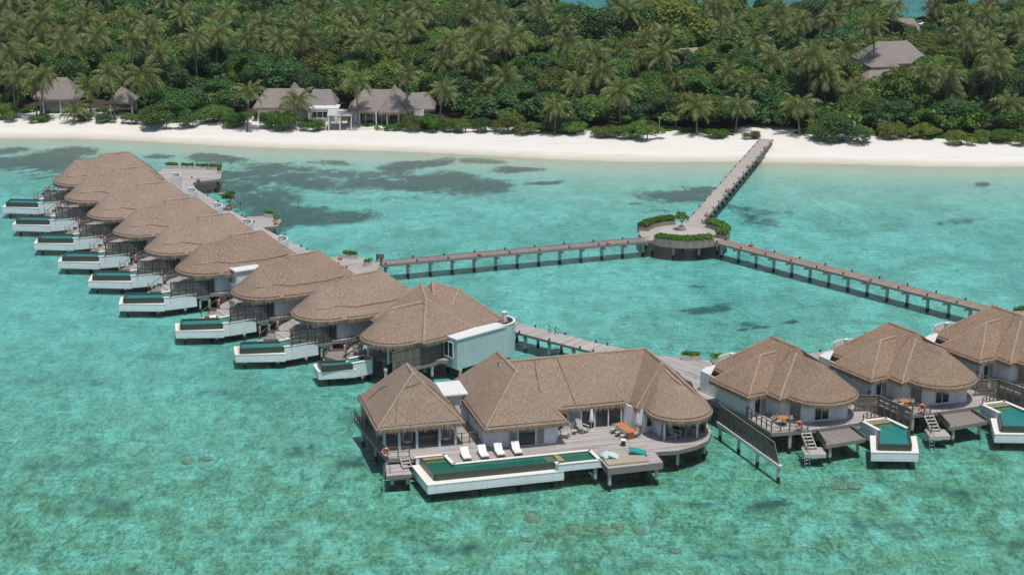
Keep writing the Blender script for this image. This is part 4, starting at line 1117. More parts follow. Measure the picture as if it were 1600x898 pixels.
# ---------------------------------------------------------------- near villa with the pale blue annex
t = thing('overwater_villa', 'villa with a long pale blue flat-roofed annex, between the left row and the large villa', 'villa', (-5.7, 184.27, 0), R(-142), 'thatched villas of the left row')
NR = [([(-4.9, -4.6), (3.2, -5.2), (5.4, 3.5), (-4.0, 3.5)], [(0, 0, 7.75), (1.1, -3.4, 8.0)]),
      ([(-.5, -6.5), (7.4, -6.1), (7.6, 4.1), (5.0, 4.1), (.5, 3.5)], [(2.2, -3.9, 7.9), (4.45, .2, 7.6)]),
      (arc(8.6, -.1, 3.5, -120, 100, 16) + [(4, 3.6), (4, -3.6)], [(8.95, -.05, 7.25), (5.0, .1, 7.35)])]
thatch_roof(t, NR, 'thatch_fine', seed=9, capr=.2, capmat='ridge_fine')
wall_ring(t, [(-4, -3.8), (.2, -5.5), (6.3, -5.2), (6.5, -2.4), (8.3, -2.2), (8.6, 1.2), (7.0, 2.4), (-3.5, 2.4)], D - .02, 4.1, 'siding_blue')
window(t, (8.31, -2.1), (8.6, 1.1), D + .1, 3.75, 4, 1, curtains=(0, 3))
window(t, (6.3, -4.9), (6.48, -2.7), D + .1, 3.75, 2, 1)
deck(t, [(-4, -6.2), (8, -6.4), (10.4, -5.6), (12.4, -3.8), (10.81,-4.76), (10.63,-2.19), (9.21,0.51), (4.6, 4.2), (-4, 3.4)], D, math.pi / 2, 'deck', seed=52, th=.36, pl=[(x, y) for x in (-3, 0, 3, 6, 9, 11) for y in (-4.5, -1.2, 2)])
for x, y in ((9.98,0.69), (6.90,0.73)): pass
MB().cyl(10.6, -1.8, D, 4.0, .11).build('column', 'white', t); MB().cyl(10.2, 1.4, D, 4.0, .11).build('column', 'white', t)
railing(t, [(3, -6.3), (8, -6.35), (10.3, -5.6), (11.6, -4.5), (12.3, -3.4)], D, 1.0, .9)
sk = [(13.63,-5.65), (13.19,-3.45), (11.01,-3.60), (10.66,-5.75), (12.56,-6.71)]
deck(t, sk, 1.5, R(100), 'deck_dark', seed=43, th=.34, pl=[(13.12,-4.19), (11.79,-5.01)])
MB().bar((*sk[0], 1.62), (*sk[4], 1.62), .1, .22).build('edge_kerb', 'rail', t); MB().bar((*sk[4], 1.62), (*sk[3], 1.62), .1, .22).build('edge_kerb', 'rail', t)
deck(t, [(13.27,-6.52), (13.50,-5.64), (12.52,-5.67), (12.43,-6.94)], .85, .5, 'pale_wood', seed=44, th=.3, fascia='pale_wood', pl=[(13.11,-6.13)])
m = MB()
for q_ in ((13.01,-6.60), (12.50,-6.43)): m.bar((*q_, .8), (*q_, 2.0), .07, .07)
m.bar((*(12.23,-6.75), 1.7), (*(11.58,-6.71), 2.6), .05, .05); m.build('hand_rail', 'rail', t)
tk = [(16.55,-2.22), (13.07,-0.45), (11.59,-3.21), (15.70,-4.63)]
A, B, C_, E_, F_, G_, H_ = (16.22,-1.99), (13.28,-0.73), (11.12,-0.48), (10.73,-2.15), (12.70,-2.23), (13.29,-2.04), (15.74,-3.48)
def lp(p, q, t_): return (p[0] + (q[0] - p[0]) * t_, p[1] + (q[1] - p[1]) * t_)
C2 = lp(B, C_, 1.25)
E2 = (10.55,-1.21)
pool(t, tk, [A, B, C_, E2, E_, F_, G_, H_], [(A, B, 'inf'), (H_, A, 'inf'), (G_, H_, 'inf'), (B, C_, 'wall'), (C_, E2, 'wall'), (E2, E_, 'wall'), (E_, F_, 'wall')],
     [([C_, E2, E_, lp(E_, F_, .15), lp(C_, B, .25)], 1.93), ([lp(C_, B, .26), lp(E_, F_, .16), lp(E_, F_, .42), lp(C_, B, .46)], 1.77)], 'pool_teal', 'floor_teal', pl=[lp(tk[0], tk[2], .3), lp(tk[1], tk[3], .25), lp(B, C_, .5)])
railing(t, [(10.77,-4.44), (10.62,-2.45)], D, .8, .5)
f0, f1, f2 = (10.87,3.16), (4.76,3.30), (2.60,2.86)
screen(t, f0, f1, 1.5, 2.15, 1.0); screen(t, f1, f2, 1.5, 2.75, 1.0)
MB().bar((*f0, 1.36), (*f1, 1.36), .4, .3).bar((*f1, 1.36), (*f2, 1.36), .39, .3).build('screen_beam', 'beam', t)
piles(t, [lp(f0, f1, .35), lp(f0, f1, .8)], 1.2, .17)
bx = [(4.26,5.39), (-2.56,4.92), (-2.19,2.20), (4.39,2.14)]
b = MB().prism(bx, .95, 4.15).build('annex', 'siding_blue', t)
MB().prism(shrink(bx, -.06), 4.15, 4.25).build('cornice', 'white', b); MB().prism(shrink(bx, -.12), 4.25, 4.36).build('flat_roof', 'white', b)
window(b, lp(bx[0], bx[3], .15), lp(bx[0], bx[3], .85), 2.1, 3.85, 3, -1 if area(bx) > 0 else 1)
piles(t, [lp(bx[0], bx[1], .06), lp(bx[0], bx[1], .5), lp(bx[0], bx[1], .95), lp(bx[3], bx[2], .5)], 1.0, .17)
MB().prism([(15.49,-4.29), (15.29,-4.18), (16.05,-2.22), (16.24,-2.27)], 1.29, 1.315).build('stained_ledge', 'ochre', t)
cw = (-2.98,4.22)
m = MB(); cur = arc(cw[0] + .2, cw[1] - 1.2, 1.9, 60, 200, 12)
for a, c in zip(cur, cur[1:]): m.bar((*a, 2.6), (*c, 2.6), .16, 3.6)
m.build('entrance_parapet', 'siding_blue', t)
q = MB()
for a, c in zip(cur, cur[1:]): q.bar((*a, 4.43), (*c, 4.43), .26, .08)
q.build('parapet_cap', 'rim', t)
pp = (-3.66,3.23)
MB().box(pp[0] - .2, pp[1] - .2, 2, pp[0] + .2, pp[1] + .2, 5.2).box(pp[0] - .27, pp[1] - .27, 5.2, pp[0] + .27, pp[1] + .27, 5.32).build('entrance_post', 'rim', t)
NV = t

# ---------------------------------------------------------------- the large villa in front
MA = R(15)
t = thing('large_villa', 'large three-part thatched villa in the foreground with long green infinity pool and terrace', 'villa', (-2.08, 152.82, 0), MA)
BIG = t
thatch_roof(t, [([(-10.2, 1.45), (-1.9, 1.35), (-1.9, 10.7), (-10.2, 10.7)], [(-6.05, 4.6, 8.3), (-6.05, 7.4, 8.3)])], 'thatch_fine', seed=61, capr=.15, capmat='ridge_fine', name='pavilion_roof',
            cables=[[(-8.3, 1.8), (-7.9, 3.0), (-7.2, 3.7), (-5.6, 3.9), (-4.6, 4.3), (-3.2, 4.6), (-2.5, 4.8)], [(-9.6, 8.2), (-8.7, 7.9), (-8.0, 7.0), (-8.3, 6.4)]])
MAIN = [([(-.7, -.95), (7.3, -1.05), (7.3, 12.2), (-.9, 12.2)], [(3.3, 2.7, 8.3), (3.0, 8.5, 8.3)]),
        ([(2, 2.25), (15.8, 2.4), (15.8, 9.9), (2, 9.9)], [(2.5, 6.1, 8.15), (17.1, 6.2, 8.15)]),
        ([(14.3, .75), (21.4, -.1), (21.6, 9.3), (14.2, 9.3)], [(17.35, 2.1, 8.1), (17.1, 6.2, 8.15)]),
        (arc(18.15, -.45, 3.2, 175, 375, 18) + [(21.3, 3), (15.2, 3)], [(18.25, -.75, 6.75), (17.4, 2.4, 7.55)])]
thatch_roof(t, MAIN, 'thatch_fine', seed=62, capr=.15, capmat='ridge_fine', name='main_roof', cables=[[(6.2, 8.2), (5.6, 2.6)], [(8.2, 5.9), (9.0, 2.6)]])
# terrace: outline behind the pool, curved at its right end
terr = [(-10.5, 11.3), (-10.0, 5.5), (-9.4, .45), (-7.35, .2), (-7.3, -.15), (-4.25, -.15), (-4.0, -2.55), (14.4, -2.6), (14.5, -4.35), (16.6, -4.5), (18.6, -3.9), (20.2, -2.9), (21.3, -1.0), (21.8, 2.0), (21.6, 6), (21.5, 10), (8, 11.5), (-1, 12)]
deck(t, terr, D, 0.0, 'deck', seed=63, th=.38, cut=5.0, pl=[(-9.2, 1.6), (-9.5, 5.5), (-10, 9.5), (-6, 5), (-2, 2), (-2, 8), (2, 3), (2, 8), (6, 3), (6, 8), (10, 3), (10, 8), (10, -2), (14, 3), (14, -2), (14, 8), (16.9, -3.8), (20.3, -1.8), (20.8, 3), (20.6, 7), (18, 9)])
sofa = [(9.15, -7.0), (14.35, -6.9), (14.45, -4.4), (14.4, -2.66), (9.15, -2.66)]
deck(t, sofa, D + .02, 0.0, 'deck', seed=64, th=.62, pl=[(9.4, -6.7), (13.9, -6.5), (13.8, -3.5)])
m = MB().box(9.3, -6.5, D + .05, 13.2, -4.7, D + .16); m.build('daybed_mat', 'tan_cloth', t)
# lower landing with steps and ladder
low = [(-10.0, -2.2), (-7.75, -2.4), (-7.7, .1), (-9.55, .3)]
deck(t, low, 1.25, 0.0, 'deck', seed=65, th=.34, pl=[(-9.4, -1.6), (-8, -1.8)])
steps_flight(t, (-7.9, .1), (-7.9, -1.3), D + .05, 1.35, 3, .8, 'deck')
ladder(t, -9.9, -1.5, 1.25, math.pi)
railing(t, [(-10.45, 11.0), (-10.0, 5.5), (-9.4, .5)], D, 1.05, .82, 'rail', (1.0, .62, .3))
railing(t, [(-9.4, .5), (-7.4, .25)], D, 1.05, 1.0)
railing(t, [(-2.8, 2.2), (-.55, 2.25)], D, 1.05, .75)
# pavilion
for x, y in ((-9.3, 2.2), (-7.95, 2.1), (-6.3, 2.1), (-4.2, 2.05), (-2.7, 2.0), (-9.35, 5.4), (-9.5, 8.6), (-2.7, 5.2), (-2.8, 9.8)):
    MB().box(x - .11, y - .11, D, x + .11, y + .11, 4.05).build('column', 'siding_blue', t)
q = MB().box(-9.9, 9.85, D, -3, 10.0, 4.0).box(-10.05, 8.0, D, -9.9, 9.85, 3.9); q.build('back_wall', 'deck_brown', t)
# white walls of the middle wing
wall_ring(t, [(-.05, 11), (-.1, 1.4), (.75, .45), (6.3, .2), (6.75, 1.0), (6.75, 11)], D - .02, 4.1, 'siding', skip=(5,))
window(t, (1.9, .39), (2.75, .355), D + .02, 3.85, 1, 1, curtains=(0,)); window(t, (2.78, .353), (4.45, .28), D + .02, 3.85, 1, 1, name='door'); window(t, (4.48, .278), (5.3, .24), D + .02, 3.85, 1, 1, curtains=(0,))
# glazed long wing
window(t, (7.0, 2.95), (13.6, 2.75), D + .02, 3.95, 5, 1, curtains=(1,), fw=.11)
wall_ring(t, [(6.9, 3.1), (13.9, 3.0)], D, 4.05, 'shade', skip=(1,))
wall_ring(t, [(13.8, 2.9), (14.55, .9), (15.15, .6), (16.05, 1.0), (16.3, -.6), (17.6, .3), (20.6, .3), (20.9, 8.5), (14, 8.6)], D - .02, 4.1, 'siding', skip=(8,))
window(t, (15.25, .62), (15.95, .93), D + .5, 3.7, 1, 1); window(t, (16.4, -.5), (17.5, .22), D + .05, 3.8, 1, 1, curtains=(0,)); window(t, (17.7, .28), (20.4, .28), D + .05, 3.85, 3, 1)
for x, y in ((16.35, -1.65), (19.5, -1.85), (20.9, -.3)): MB().cyl(x, y, D, 4.0, .12).build('column', 'white', t)
MB().box(20.6, -1.0, D, 20.75, .3, 3.9).build('screen_board', 'deck_brown', t)
# service block between the pavilion and the middle wing
b = MB().box(-2.3, 7.4, D - .6, .4, 10.5, 4.6).build('service_block', 'siding', t)
MB().box(-2.5, 7.2, 4.6, .6, 10.7, 4.72).box(-2.65, 7.05, 4.72, .75, 10.85, 4.86).build('flat_roof', 'white', b)
window(b, (-1.0, 7.4), (-.4, 7.4), 3.8, 4.2, 1, 1)
m = MB()
for k in range(5): m.box(-.3, 7.0, 2.2 + k * .42, .3, 7.38, 2.28 + k * .42)
m.build('louvre_step', 'white', b)
# the long pool
tk = [(-7.35, -.55), (-6.95, -5.35), (5.55, -5.35), (5.55, -4.6), (-4.3, -2.9), (-4.3, -.5)]
wt = [(-6.55, -.45), (-6.15, -4.55), (5.0, -4.62), (5.0, -5.2), (8.9, -5.2), (8.75, -2.85), (-4.1, -2.85), (-4.35, -.45)]
P0 = pool(t, tk, wt, [((-6.55, -.45), (-6.15, -4.55), 'inf'), ((-6.15, -4.55), (5.0, -4.62), 'inf'), ((5.0, -4.75), (5.0, -5.2), 'wall'), ((5.0, -5.25), (8.95, -5.25), 'low'), ((8.95, -5.25), (8.75, -2.75), 'low'), ((8.75, -2.75), (-4.0, -2.75), 'low'), ((-4.0, -2.75), (-4.3, -.35), 'low'), ((-4.3, -.35), (-6.95, -.35), 'low')],
     [([(-6.4, -.6), (-4.5, -.6), (-4.45, -1.1), (-6.35, -1.1)], 1.925), ([(-6.35, -1.12), (-4.45, -1.12), (-4.4, -1.6), (-6.3, -1.6)], 1.77), ([(5.2, -2.95), (5.7, -2.95), (5.9, -4.5), (5.3, -4.5)], 1.92), ([(4.3, -2.95), (5.19, -2.95), (5.29, -4.5), (4.5, -4.5)], 1.75)], 'pool_green', 'floor_tile', pl=[(-6.3, -4.6), (-2, -4.6), (1.5, -4.6), (4.6, -4.6), (-4.6, -1)])
P0.name = 'pool_trough'
MB().prism([(5.56, -5.36), (9.1, -5.36), (9.0, -2.6), (5.56, -2.6)], 1.27, 1.305).build('raised_pool_base', 'stucco', P0)
piles(t, [(8.6, -5.0)], 1.25, .17)

# ================================================================ FURNITURE AND SMALL THINGS
def toW(o, x, y, z=0.0):
    a = o.rotation_euler.z; c, s = math.cos(a), math.sin(a)
    return (o.location.x + c * x - s * y, o.location.y + s * x + c * y, z)
def put(proto, on, x, y, z, rz, label):
    c = copy_tree(proto); c.location = toW(on, x, y, z); c.rotation_euler = (0, 0, on.rotation_euler.z + rz); c['label'] = label; return c
# sun loungers
def lounger():
    t = thing('sun_lounger', '', 'sun lounger', (0, 0, 0), 0, 'white sun loungers beside the long pool')
    m = MB()
    for s in (-.31, .31): m.bar((0, s, .28), (1.95, s, .28), .05, .07)
    for x in (.15, 1.1, 1.8): m.box(x - .03, -.3, .24, x + .03, .3, .29)
    m.build('frame', 'white', t)
    for x in (.15, 1.75):
        for s in (-.3, .3): MB().box(x - .03, s - .03, 0, x + .03, s + .03, .26).build('leg', 'dark_wood', t)
    m = MB().box(0, -.33, .32, 1.2, .33, .42); m.build('mattress', 'canvas', t)
    m = MB(); m.obox((1.52, 0, .66), (.42, .33, .05), 0, -.72); m.build('backrest', 'canvas', t)
    m = MB(); m.bar((1.7, -.2, .3), (1.72, -.2, .74), .04, .04); m.bar((1.7, .2, .3), (1.72, .2, .74), .04, .04); m.build('strut', 'dark_wood', t)
    return t
L0 = lounger(); names = ['first white sun lounger from the left beside the long pool', 'second white sun lounger from the left beside the long pool', 'third white sun lounger from the left beside the long pool', 'rightmost white sun lounger, in front of the dark door']
for i, (x, y) in enumerate(((-2.55, -2.2), (-.9, -2.15), (.62, -2.1), (2.25, -2.1))):
    o = L0 if i == 0 else copy_tree(L0)
    o.location = toW(BIG, x, y, D); o.rotation_euler = (0, 0, MA + R(90)); o['label'] = names[i]; o.scale = (.85, 1.12, .92)
# deck chairs with slatted backs
def deck_chair():
    t = thing('deck_chair', '', 'armchair', (0, 0, 0), 0, 'slatted wooden deck chairs')
    m = MB()
    for k in range(5): m.box(-.26 + k * .105, -.25 + 0, .33, -.26 + k * .105 + .085, .35, .36)
    m.build('seat', 'pale_wood', t)
    m = MB()
    for k in range(5): m.bar((-.22 + k * .105, -.22, .34), (-.22 + k * .105, -.58, 1.0), .085, .025)
    m.build('backrest', 'pale_wood', t)
    for s in (-.31, .31):
        MB().box(s - .06, -.35, .54, s + .06, .38, .57).build('armrest', 'pale_wood', t)
        MB().box(s - .03, .28, 0, s + .03, .34, .54).build('leg', 'pale_wood', t)
        MB().bar((s * .9, -.5, .03), (s * .9, .3, .33), .05, .06).build('leg', 'pale_wood', t)
    return t
CH0 = deck_chair(); used = [0]
def chair(on, x, y, rz, label, z=D):
    if not used[0]:
        used[0] = 1; CH0.location = toW(on, x, y, z); CH0.rotation_euler = (0, 0, on.rotation_euler.z + rz); CH0['label'] = label; CH0.scale = (1.25,) * 3; return CH0
    return put(CH0, on, x, y, z, rz, label)
chair(BIG, 9.55, 2.0, math.pi + .5, 'slatted deck chair facing the terrace before the long glass front')
chair(BIG, 7.6, 1.2, math.pi - .5, 'slatted deck chair half hidden at the corner of the middle wing')
chair(BIG, 17.4, -1.6, math.pi + .6, 'slatted armchair under the round thatched end, nearer the left column')
chair(BIG, 18.9, -1.2, math.pi - .1, 'slatted armchair under the round thatched end, nearer the right column')
chair(lv, 11.0, -.4, 2.4, 'wooden terrace chair on the villa next beyond the pale blue annex')
chair(NV, 11.2, -3.0, 2.2, 'left wooden chair on the terrace of the villa with the pale blue annex')
chair(NV, 10.4, -3.9, 2.9, 'right wooden chair on the terrace of the villa with the pale blue annex')
chair(LV[6], 10.6, -.8, 2.4, 'left terrace chair on the villa just nearer than the box annex')
chair(LV[6], 10.0, -2.2, 2.0, 'right terrace chair on the villa just nearer than the box annex')
def side_table(x, y, on, label, mat='wicker', h=.42, r=.25):
    p = toW(on, x, y, D); t = thing('side_table', label, 'side table', p)
    MB().cyl(0, 0, h - .05, h, r, r, 14).build('table_top', 'canvas' if mat != 'wicker' else 'pale_wood', t); MB().cyl(0, 0, 0, h - .05, r * .75, r * .55, 12).build('base', mat, t)
side_table(8.65, 1.75, BIG, 'low wooden side table between the two deck chairs by the glass front')
side_table(12.2, -2.1, BIG, 'small round side stool with a pale top at the edge of the sunken seating', 'dark_metal', .6, .3)
side_table(18.15, -1.0, BIG, 'small table between the armchairs under the round thatched end')
# dining table and chairs
t = thing('dining_table', 'long orange teak dining table on the sunny terrace', 'table', toW(BIG, 13.15, .35, D), MA + R(102))
MB().box(-1.35, -.45, .72, 1.35, .45, .79).build('table_top', 'orange', t)
for x in (-1.1, .95): MB().box(x, -.32, 0, x + .14, .32, .72).build('leg', 'orange', t)
def dchair():
    t = thing('dining_chair', '', 'chair', (0, 0, 0), 0, 'wire dining chairs round the orange table')
    MB().box(-.23, -.22, .42, .23, .24, .47).build('seat', 'pale_wood', t)
    m = MB()
    for z in (.62, .74, .86): m.tube([(.27 * math.cos(a), .27 * math.sin(a), z) for a in np.linspace(math.pi, 2 * math.pi, 9)], .022, 5)
    for a in np.linspace(math.pi, 2 * math.pi, 7): m.tube([(.26 * math.cos(a), .26 * math.sin(a), .44), (.27 * math.cos(a), .27 * math.sin(a), .87)], .015, 4)
    m.build('backrest', 'pale_wood', t)
    for sx in (-.2, .2):
        for sy in (-.2, .2): MB().bar((sx, sy, 0), (sx * .9, sy * .9, .43), .035, .035).build('leg', 'dark_wood', t)
    return t
DC = dchair(); T_ = bpy.data.objects.get('dining_table'); k = 0
for side, nm in ((1, 'left'), (-1, 'right')):
    for j, (x, w_) in enumerate(((-.9, 'nearest the pool'), (0, 'in the middle'), (.9, 'nearest the glass front'))):
        o = DC if k == 0 else copy_tree(DC); k += 1
        o.location = toW(T_, x, side * .72, D); o.rotation_euler = (0, 0, T_.rotation_euler.z + (math.pi if side < 0 else 0) + 0.0); o['label'] = 'dining chair on the %s side of the orange table, the one %s' % (nm, w_)
        if side > 0: o.rotation_euler.z += math.pi
        o.rotation_euler.z += math.pi
# hanging egg chairs and wicker sofa in the pavilion
def egg(x, y, label):
    t = thing('hanging_chair', label, 'hanging chair', toW(BIG, x, y, D), MA, 'hanging basket chairs in the open pavilion')
    m = MB(); n = 12
    for k in range(n):
        a = 2 * math.pi * k / n
        if 4.0 < a < 5.4: continue
        m.tube([(math.cos(a) * r, math.sin(a) * r * .9, z) for r, z in ((.18, .35), (.45, .55), (.52, .95), (.42, 1.35), (.15, 1.65), (0, 1.7))], .02, 5)
    for r, z in ((.45, .55), (.52, .95)): m.tube([(math.cos(a) * r, math.sin(a) * r * .9, z) for a in np.linspace(-.8, 4.0, 14)], .02, 5)
    m.build('basket', 'canvas', t)
    MB().lathe(0, 0, [(.1, .38), (.38, .46), (.4, .56), (.1, .6)], 12).build('cushion', 'pale_cloth', t, smooth=True)
    MB().tube([(0, 0, 1.7), (0, 0, 2.3)], .015, 5).build('chain', 'dark_metal', t)
egg(-7.05, 2.9, 'white hanging basket chair on the left inside the open pavilion'); egg(-3.45, 2.7, 'white hanging basket chair on the right inside the open pavilion')
t = thing('wicker_sofa', 'low wicker sofa in the shade of the open pavilion', 'sofa', toW(BIG, -5.1, 4.0, D), MA)
MB().box(-.9, -.4, .1, .9, .4, .42).build('base', 'wicker', t); MB().box(-.9, .3, .42, .9, .42, .85).build('backrest', 'wicker', t)
for s in (-.9, .78): MB().box(s, -.4, .42, s + .12, .3, .65).build('armrest', 'wicker', t)
MB().box(-.76, -.38, .43, .76, .28, .54).build('cushion', 'tan_cloth', t)
# cushions
def cushion(x, y, z, rz, mat, label, sx=.55, sy=.45, tilt=.5):
    bm = bmesh.new(); bmesh.ops.create_cube(bm, size=1)
    for v in bm.verts: v.co = Vector((v.co.x * 2 * sx, v.co.y * 2 * sy, v.co.z * .42))
    bmesh.ops.subdivide_edges(bm, edges=bm.edges[:], cuts=5, use_grid_fill=True)
    for v in bm.verts:
        u, w = abs(v.co.x) / sx, abs(v.co.y) / sy; k = math.sqrt(max(0, (1 - u ** 2.4) * (1 - w ** 2.4)))
        v.co.z *= .18 + .82 * k; v.co.x *= 1 - .10 * (1 - w ** 2) * u; v.co.y *= 1 - .10 * (1 - u ** 2) * w
    me = bpy.data.meshes.new('cushion'); bm.to_mesh(me); bm.free(); me.materials.append(MT[mat]); me.polygons.foreach_set('use_smooth', [True] * len(me.polygons))
    p = toW(BIG, x, y, z); o = inst('cushion', me); o.location = p; o.rotation_euler = (0, tilt, MA + rz); tag(o, label, 'cushion', 'loose cushions on the sunken seating')
cushion(12.75, -4.6, D + .36, -.25, 'teal_cloth', 'large teal cushion lying on the right of the sunken seating', .85, .5, .25)
cushion(9.7, -4.7, D + .36, .3, 'pale_cloth', 'left pale blue cushion beside the end of the pool', .5, .6, -.3)
cushion(10.35, -5.0, D + .34, -.4, 'pale_cloth', 'right pale blue cushion beside the end of the pool', .55, .5, .35)
# closed parasol, side console
t = thing('closed_parasol', 'furled white parasol before the long glass front', 'parasol', toW(BIG, 10.55, 2.45, D))
MB().cyl(0, 0, 0, .12, .3, .26).build('base', 'boxplanter', t); MB().tube([(0, 0, .1), (0, 0, 2.25)], .03, 8).build('pole', 'white', t)
m = MB(); prof = [(.06, 2.2), (.13, 1.9), (.2, 1.4), (.27, .9), (.2, .82)]; m.lathe(0, 0, prof[::-1], 10); m.build('canopy', 'canvas', t, smooth=True)
t = thing('console_table', 'dark console table against the white wall beside the dining table', 'table', toW(BIG, 14.35, .55, D), MA + R(-70))
MB().box(-.6, -.2, .85, .6, .2, .92).build('table_top', 'rail', t)
for x in (-.5, .5): MB().box(x - .05, -.15, 0, x + .05, .15, .85).build('leg', 'rail', t)
# terrace tables with tulip chairs on the right-hand villas
def terrace_set(on, x, y, lb):
    t = thing('round_table', 'round orange wooden table on the terrace of ' + lb, 'table', toW(on, x, y, D))
    MB().cyl(0, 0, .70, .76, .55, .55, 20).build('table_top', 'orange', t); MB().cyl(0, 0, .05, .70, .07, .05).build('stem', 'dark_metal', t); MB().cyl(0, 0, 0, .05, .32, .30, 16).build('base', 'dark_metal', t)
    for k, (dx, dy, rz, w_) in enumerate(((.85, .55, 2.2, 'right'), (-.75, .6, 3.8, 'left'))):
        p = toW(on, x, y, D); c = thing('shell_chair', 'pale shell chair %s of the round table, terrace of %s' % (w_, lb), 'chair', (p[0] + dx, p[1] + dy, D), rz)
        m = MB(); m.lathe(0, 0, [(.12, .38), (.26, .44), (.30, .52)], 14); m.build('seat', 'canvas', c, smooth=True)
        q = MB(); pts = [(math.cos(a), math.sin(a)) for a in np.linspace(.2, math.pi - .2, 8)]
        q.add([(px * .28, py * .28, .5) for px, py in pts] + [(px * .36, py * .40, .88) for px, py in pts], [(i, i + 1, i + 9, i + 8) for i in range(7)]); q.build('backrest', 'canvas', c, smooth=True)
        MB().cyl(0, 0, .03, .40, .03).build('stem', 'metal', c); MB().cyl(0, 0, 0, .03, .2).build('base', 'metal', c)
terrace_set(rv, 7.4, -4.6, 'the first right-hand villa')
terrace_set(RV2, 7.4, -4.6, 'the second right-hand villa')
# life rings
def ring_on(on, x, y, rz, label, z=D + .72): p = toW(on, x, y, z); lifebuoy(p[0], p[1], z, on.rotation_euler.z + rz, label)
ring_on(BIG, -9.55, .3, 0, 'life ring at the left corner of the large villa above its ladder')
ring_on(rv, 9.5, -4.4, R(70), 'life ring on the terrace railing of the first right-hand villa', D + .62)
ring_on(RV2, 9.5, -4.4, R(60), 'life ring on the terrace railing of the second right-hand villa', D + .62)
p = W0 = (44.9, 187.0); lifebuoy(46.0, 183.8, 2.9, .3, 'dark red life ring on a post behind the second and third right-hand villas')
ring_on(NV, 12.2, -3.9, R(60), 'life ring on the curved railing of the villa with the pale blue annex')
ring_on(lv, 11.3, -3.4, R(60), 'life ring on the terrace next beyond the pale blue annex')
for c, lb in zip(LV, ('at the far end of the left row', 'on the second villa from the far end', 'on the third villa from the far end', 'on the fourth villa from the far end', 'on the villa just beyond the box annex', 'on the villa with the white box annex', 'on the villa just nearer than the box annex')):
    ring_on(c, 11.3, -3.4, R(60), 'small red life ring ' + lb)
t = thing('pool_towel', 'white towel spread on the deck beside the pool nearer than the box annex', 'towel', toW(LV[6], 13.4, -1.5, 1.56), .3)
m = MB(); n = 6
for i in range(n):
    for j in range(3): pass
m.add([(i * .3, j * .35, .03 * math.sin(i * 2.1 + j)) for j in range(4) for i in range(n)], [(j * n + i, j * n + i + 1, (j + 1) * n + i + 1, (j + 1) * n + i) for j in range(3) for i in range(n - 1)]); m.build('cloth', 'canvas', t, smooth=True)

# ================================================================ THE ISLAND: huts, palms, trees, shrubs
def hut(label, hulls, ze, mat, walls=None, x0=0, y0=0, ang=0, cols=(), wins=(), th=.3, name='beach_villa', z0=1.3, wmat='siding'):
    t = thing(name, label, 'hut', (x0, y0, 0), ang)
    thatch_roof(t, hulls, mat, ze=ze, rope=False, th=th, caps=False)
    if walls: wall_ring(t, walls, z0 - .4, ze - .02, wmat)
    for a, b, zz0, zz1, n in wins: window(t, a, b, zz0, zz1, n)
    for x, y in cols: MB().cyl(x, y, z0 - .4, ze, .12).build('column', 'white', t)
    return t
def box_hull(x0, y0, x1, y1, zr, inset=None, along='x'):
    e = [(x0, y0), (x1, y0), (x1, y1), (x0, y1)]; cx, cy = (x0 + x1) / 2, (y0 + y1) / 2
    if along == 'x': k = inset if inset is not None else (y1 - y0) / 2; r_ = [(x0 + k, cy, zr), (x1 - k, cy, zr)]
    else: k = inset if inset is not None else (x1 - x0) / 2; r_ = [(cx, y0 + k, zr), (cx, y1 - k, zr)]
    return (e, r_)
h = hut('grey thatched beach villa with several ridges and a white box wing', [box_hull(-6.5, -3.5, 4, 4.5, 6.4, 2.0), box_hull(2.5, -2.2, 8, 4, 6.2, 1.2), box_hull(-2.2, -3.6, 2.2, 6, 6.9, 1.5, 'y')], 3.7, 'thatch_old',
        [(-5.5, -2.5), (7, -1.5), (7, 3.5), (-5.5, 3.8)], -38.6, 310.6, 0, [(-5.6, -3), (-2.5, -3), (.5, -3)])
b = MB().box(3.2, -4.4, .9, 8.4, -1.2, 3.6).build('annex', 'siding', h); MB().box(3.0, -4.6, 3.6, 8.6, -1.0, 3.85).build('flat_roof', 'white', b); window(b, (3.8, -4.4), (7.8, -4.4), 2.1, 3.3, 4)
h = hut('grey thatched beach villa with glazed front behind the white pergola', [box_hull(-6.5, -4, 5, 4.2, 7.0, 2.6), box_hull(-1.0, -5.0, 3.6, 5.5, 7.3, 2.2, 'y'), box_hull(3, -2, 8.5, 4, 6.3, 1.4)], 3.9, 'thatch_old',
        [(-5.5, -2.6), (6.5, -2.6), (6.5, 3.5), (-5.5, 3.5)], -21.8, 307.0, 0, [(-5.8, -3.6), (-4.4, -3.6), (-1.5, -4.2), (.4, -4.2), (2.4, -4.2), (4.4, -3.6)], [((-4.8, -2.6), (4.8, -2.6), 1.4, 3.6, 7)])
MB().box(-6.5, -6.2, .9, 6, -2.6, 1.42).build('terrace', 'rim', h)
h = hut('thatched beach hut at the far left among leaning palms', [box_hull(-3.6, -3.4, 3.6, 3.6, 7.2, 2.6), box_hull(-5, -1, 1, 4, 5.8, 2)], 3.9, 'thatch_old', [(-2.8, -2.2), (2.8, -2.2), (2.8, 2.8), (-2.8, 2.8)], -80.6, 317.5, .1, [(-3, -2.9), (0, -2.9), (3, -2.9)], wmat='shade')
h = hut('small thatched shelter between palms near the left beach', [box_hull(-2.4, -2.2, 2.4, 2.4, 6.0, 2.2)], 3.6, 'thatch_old', None, -69.2, 315.0, 0, [(-1.9, -1.8), (1.9, -1.8), (1.9, 1.8), (-1.9, 1.8)])
t = thing('plunge_pool', 'blue beach pool with a white edge beside the far left hut', 'pool', (-77.6, 312.2, 1.0), -.35)
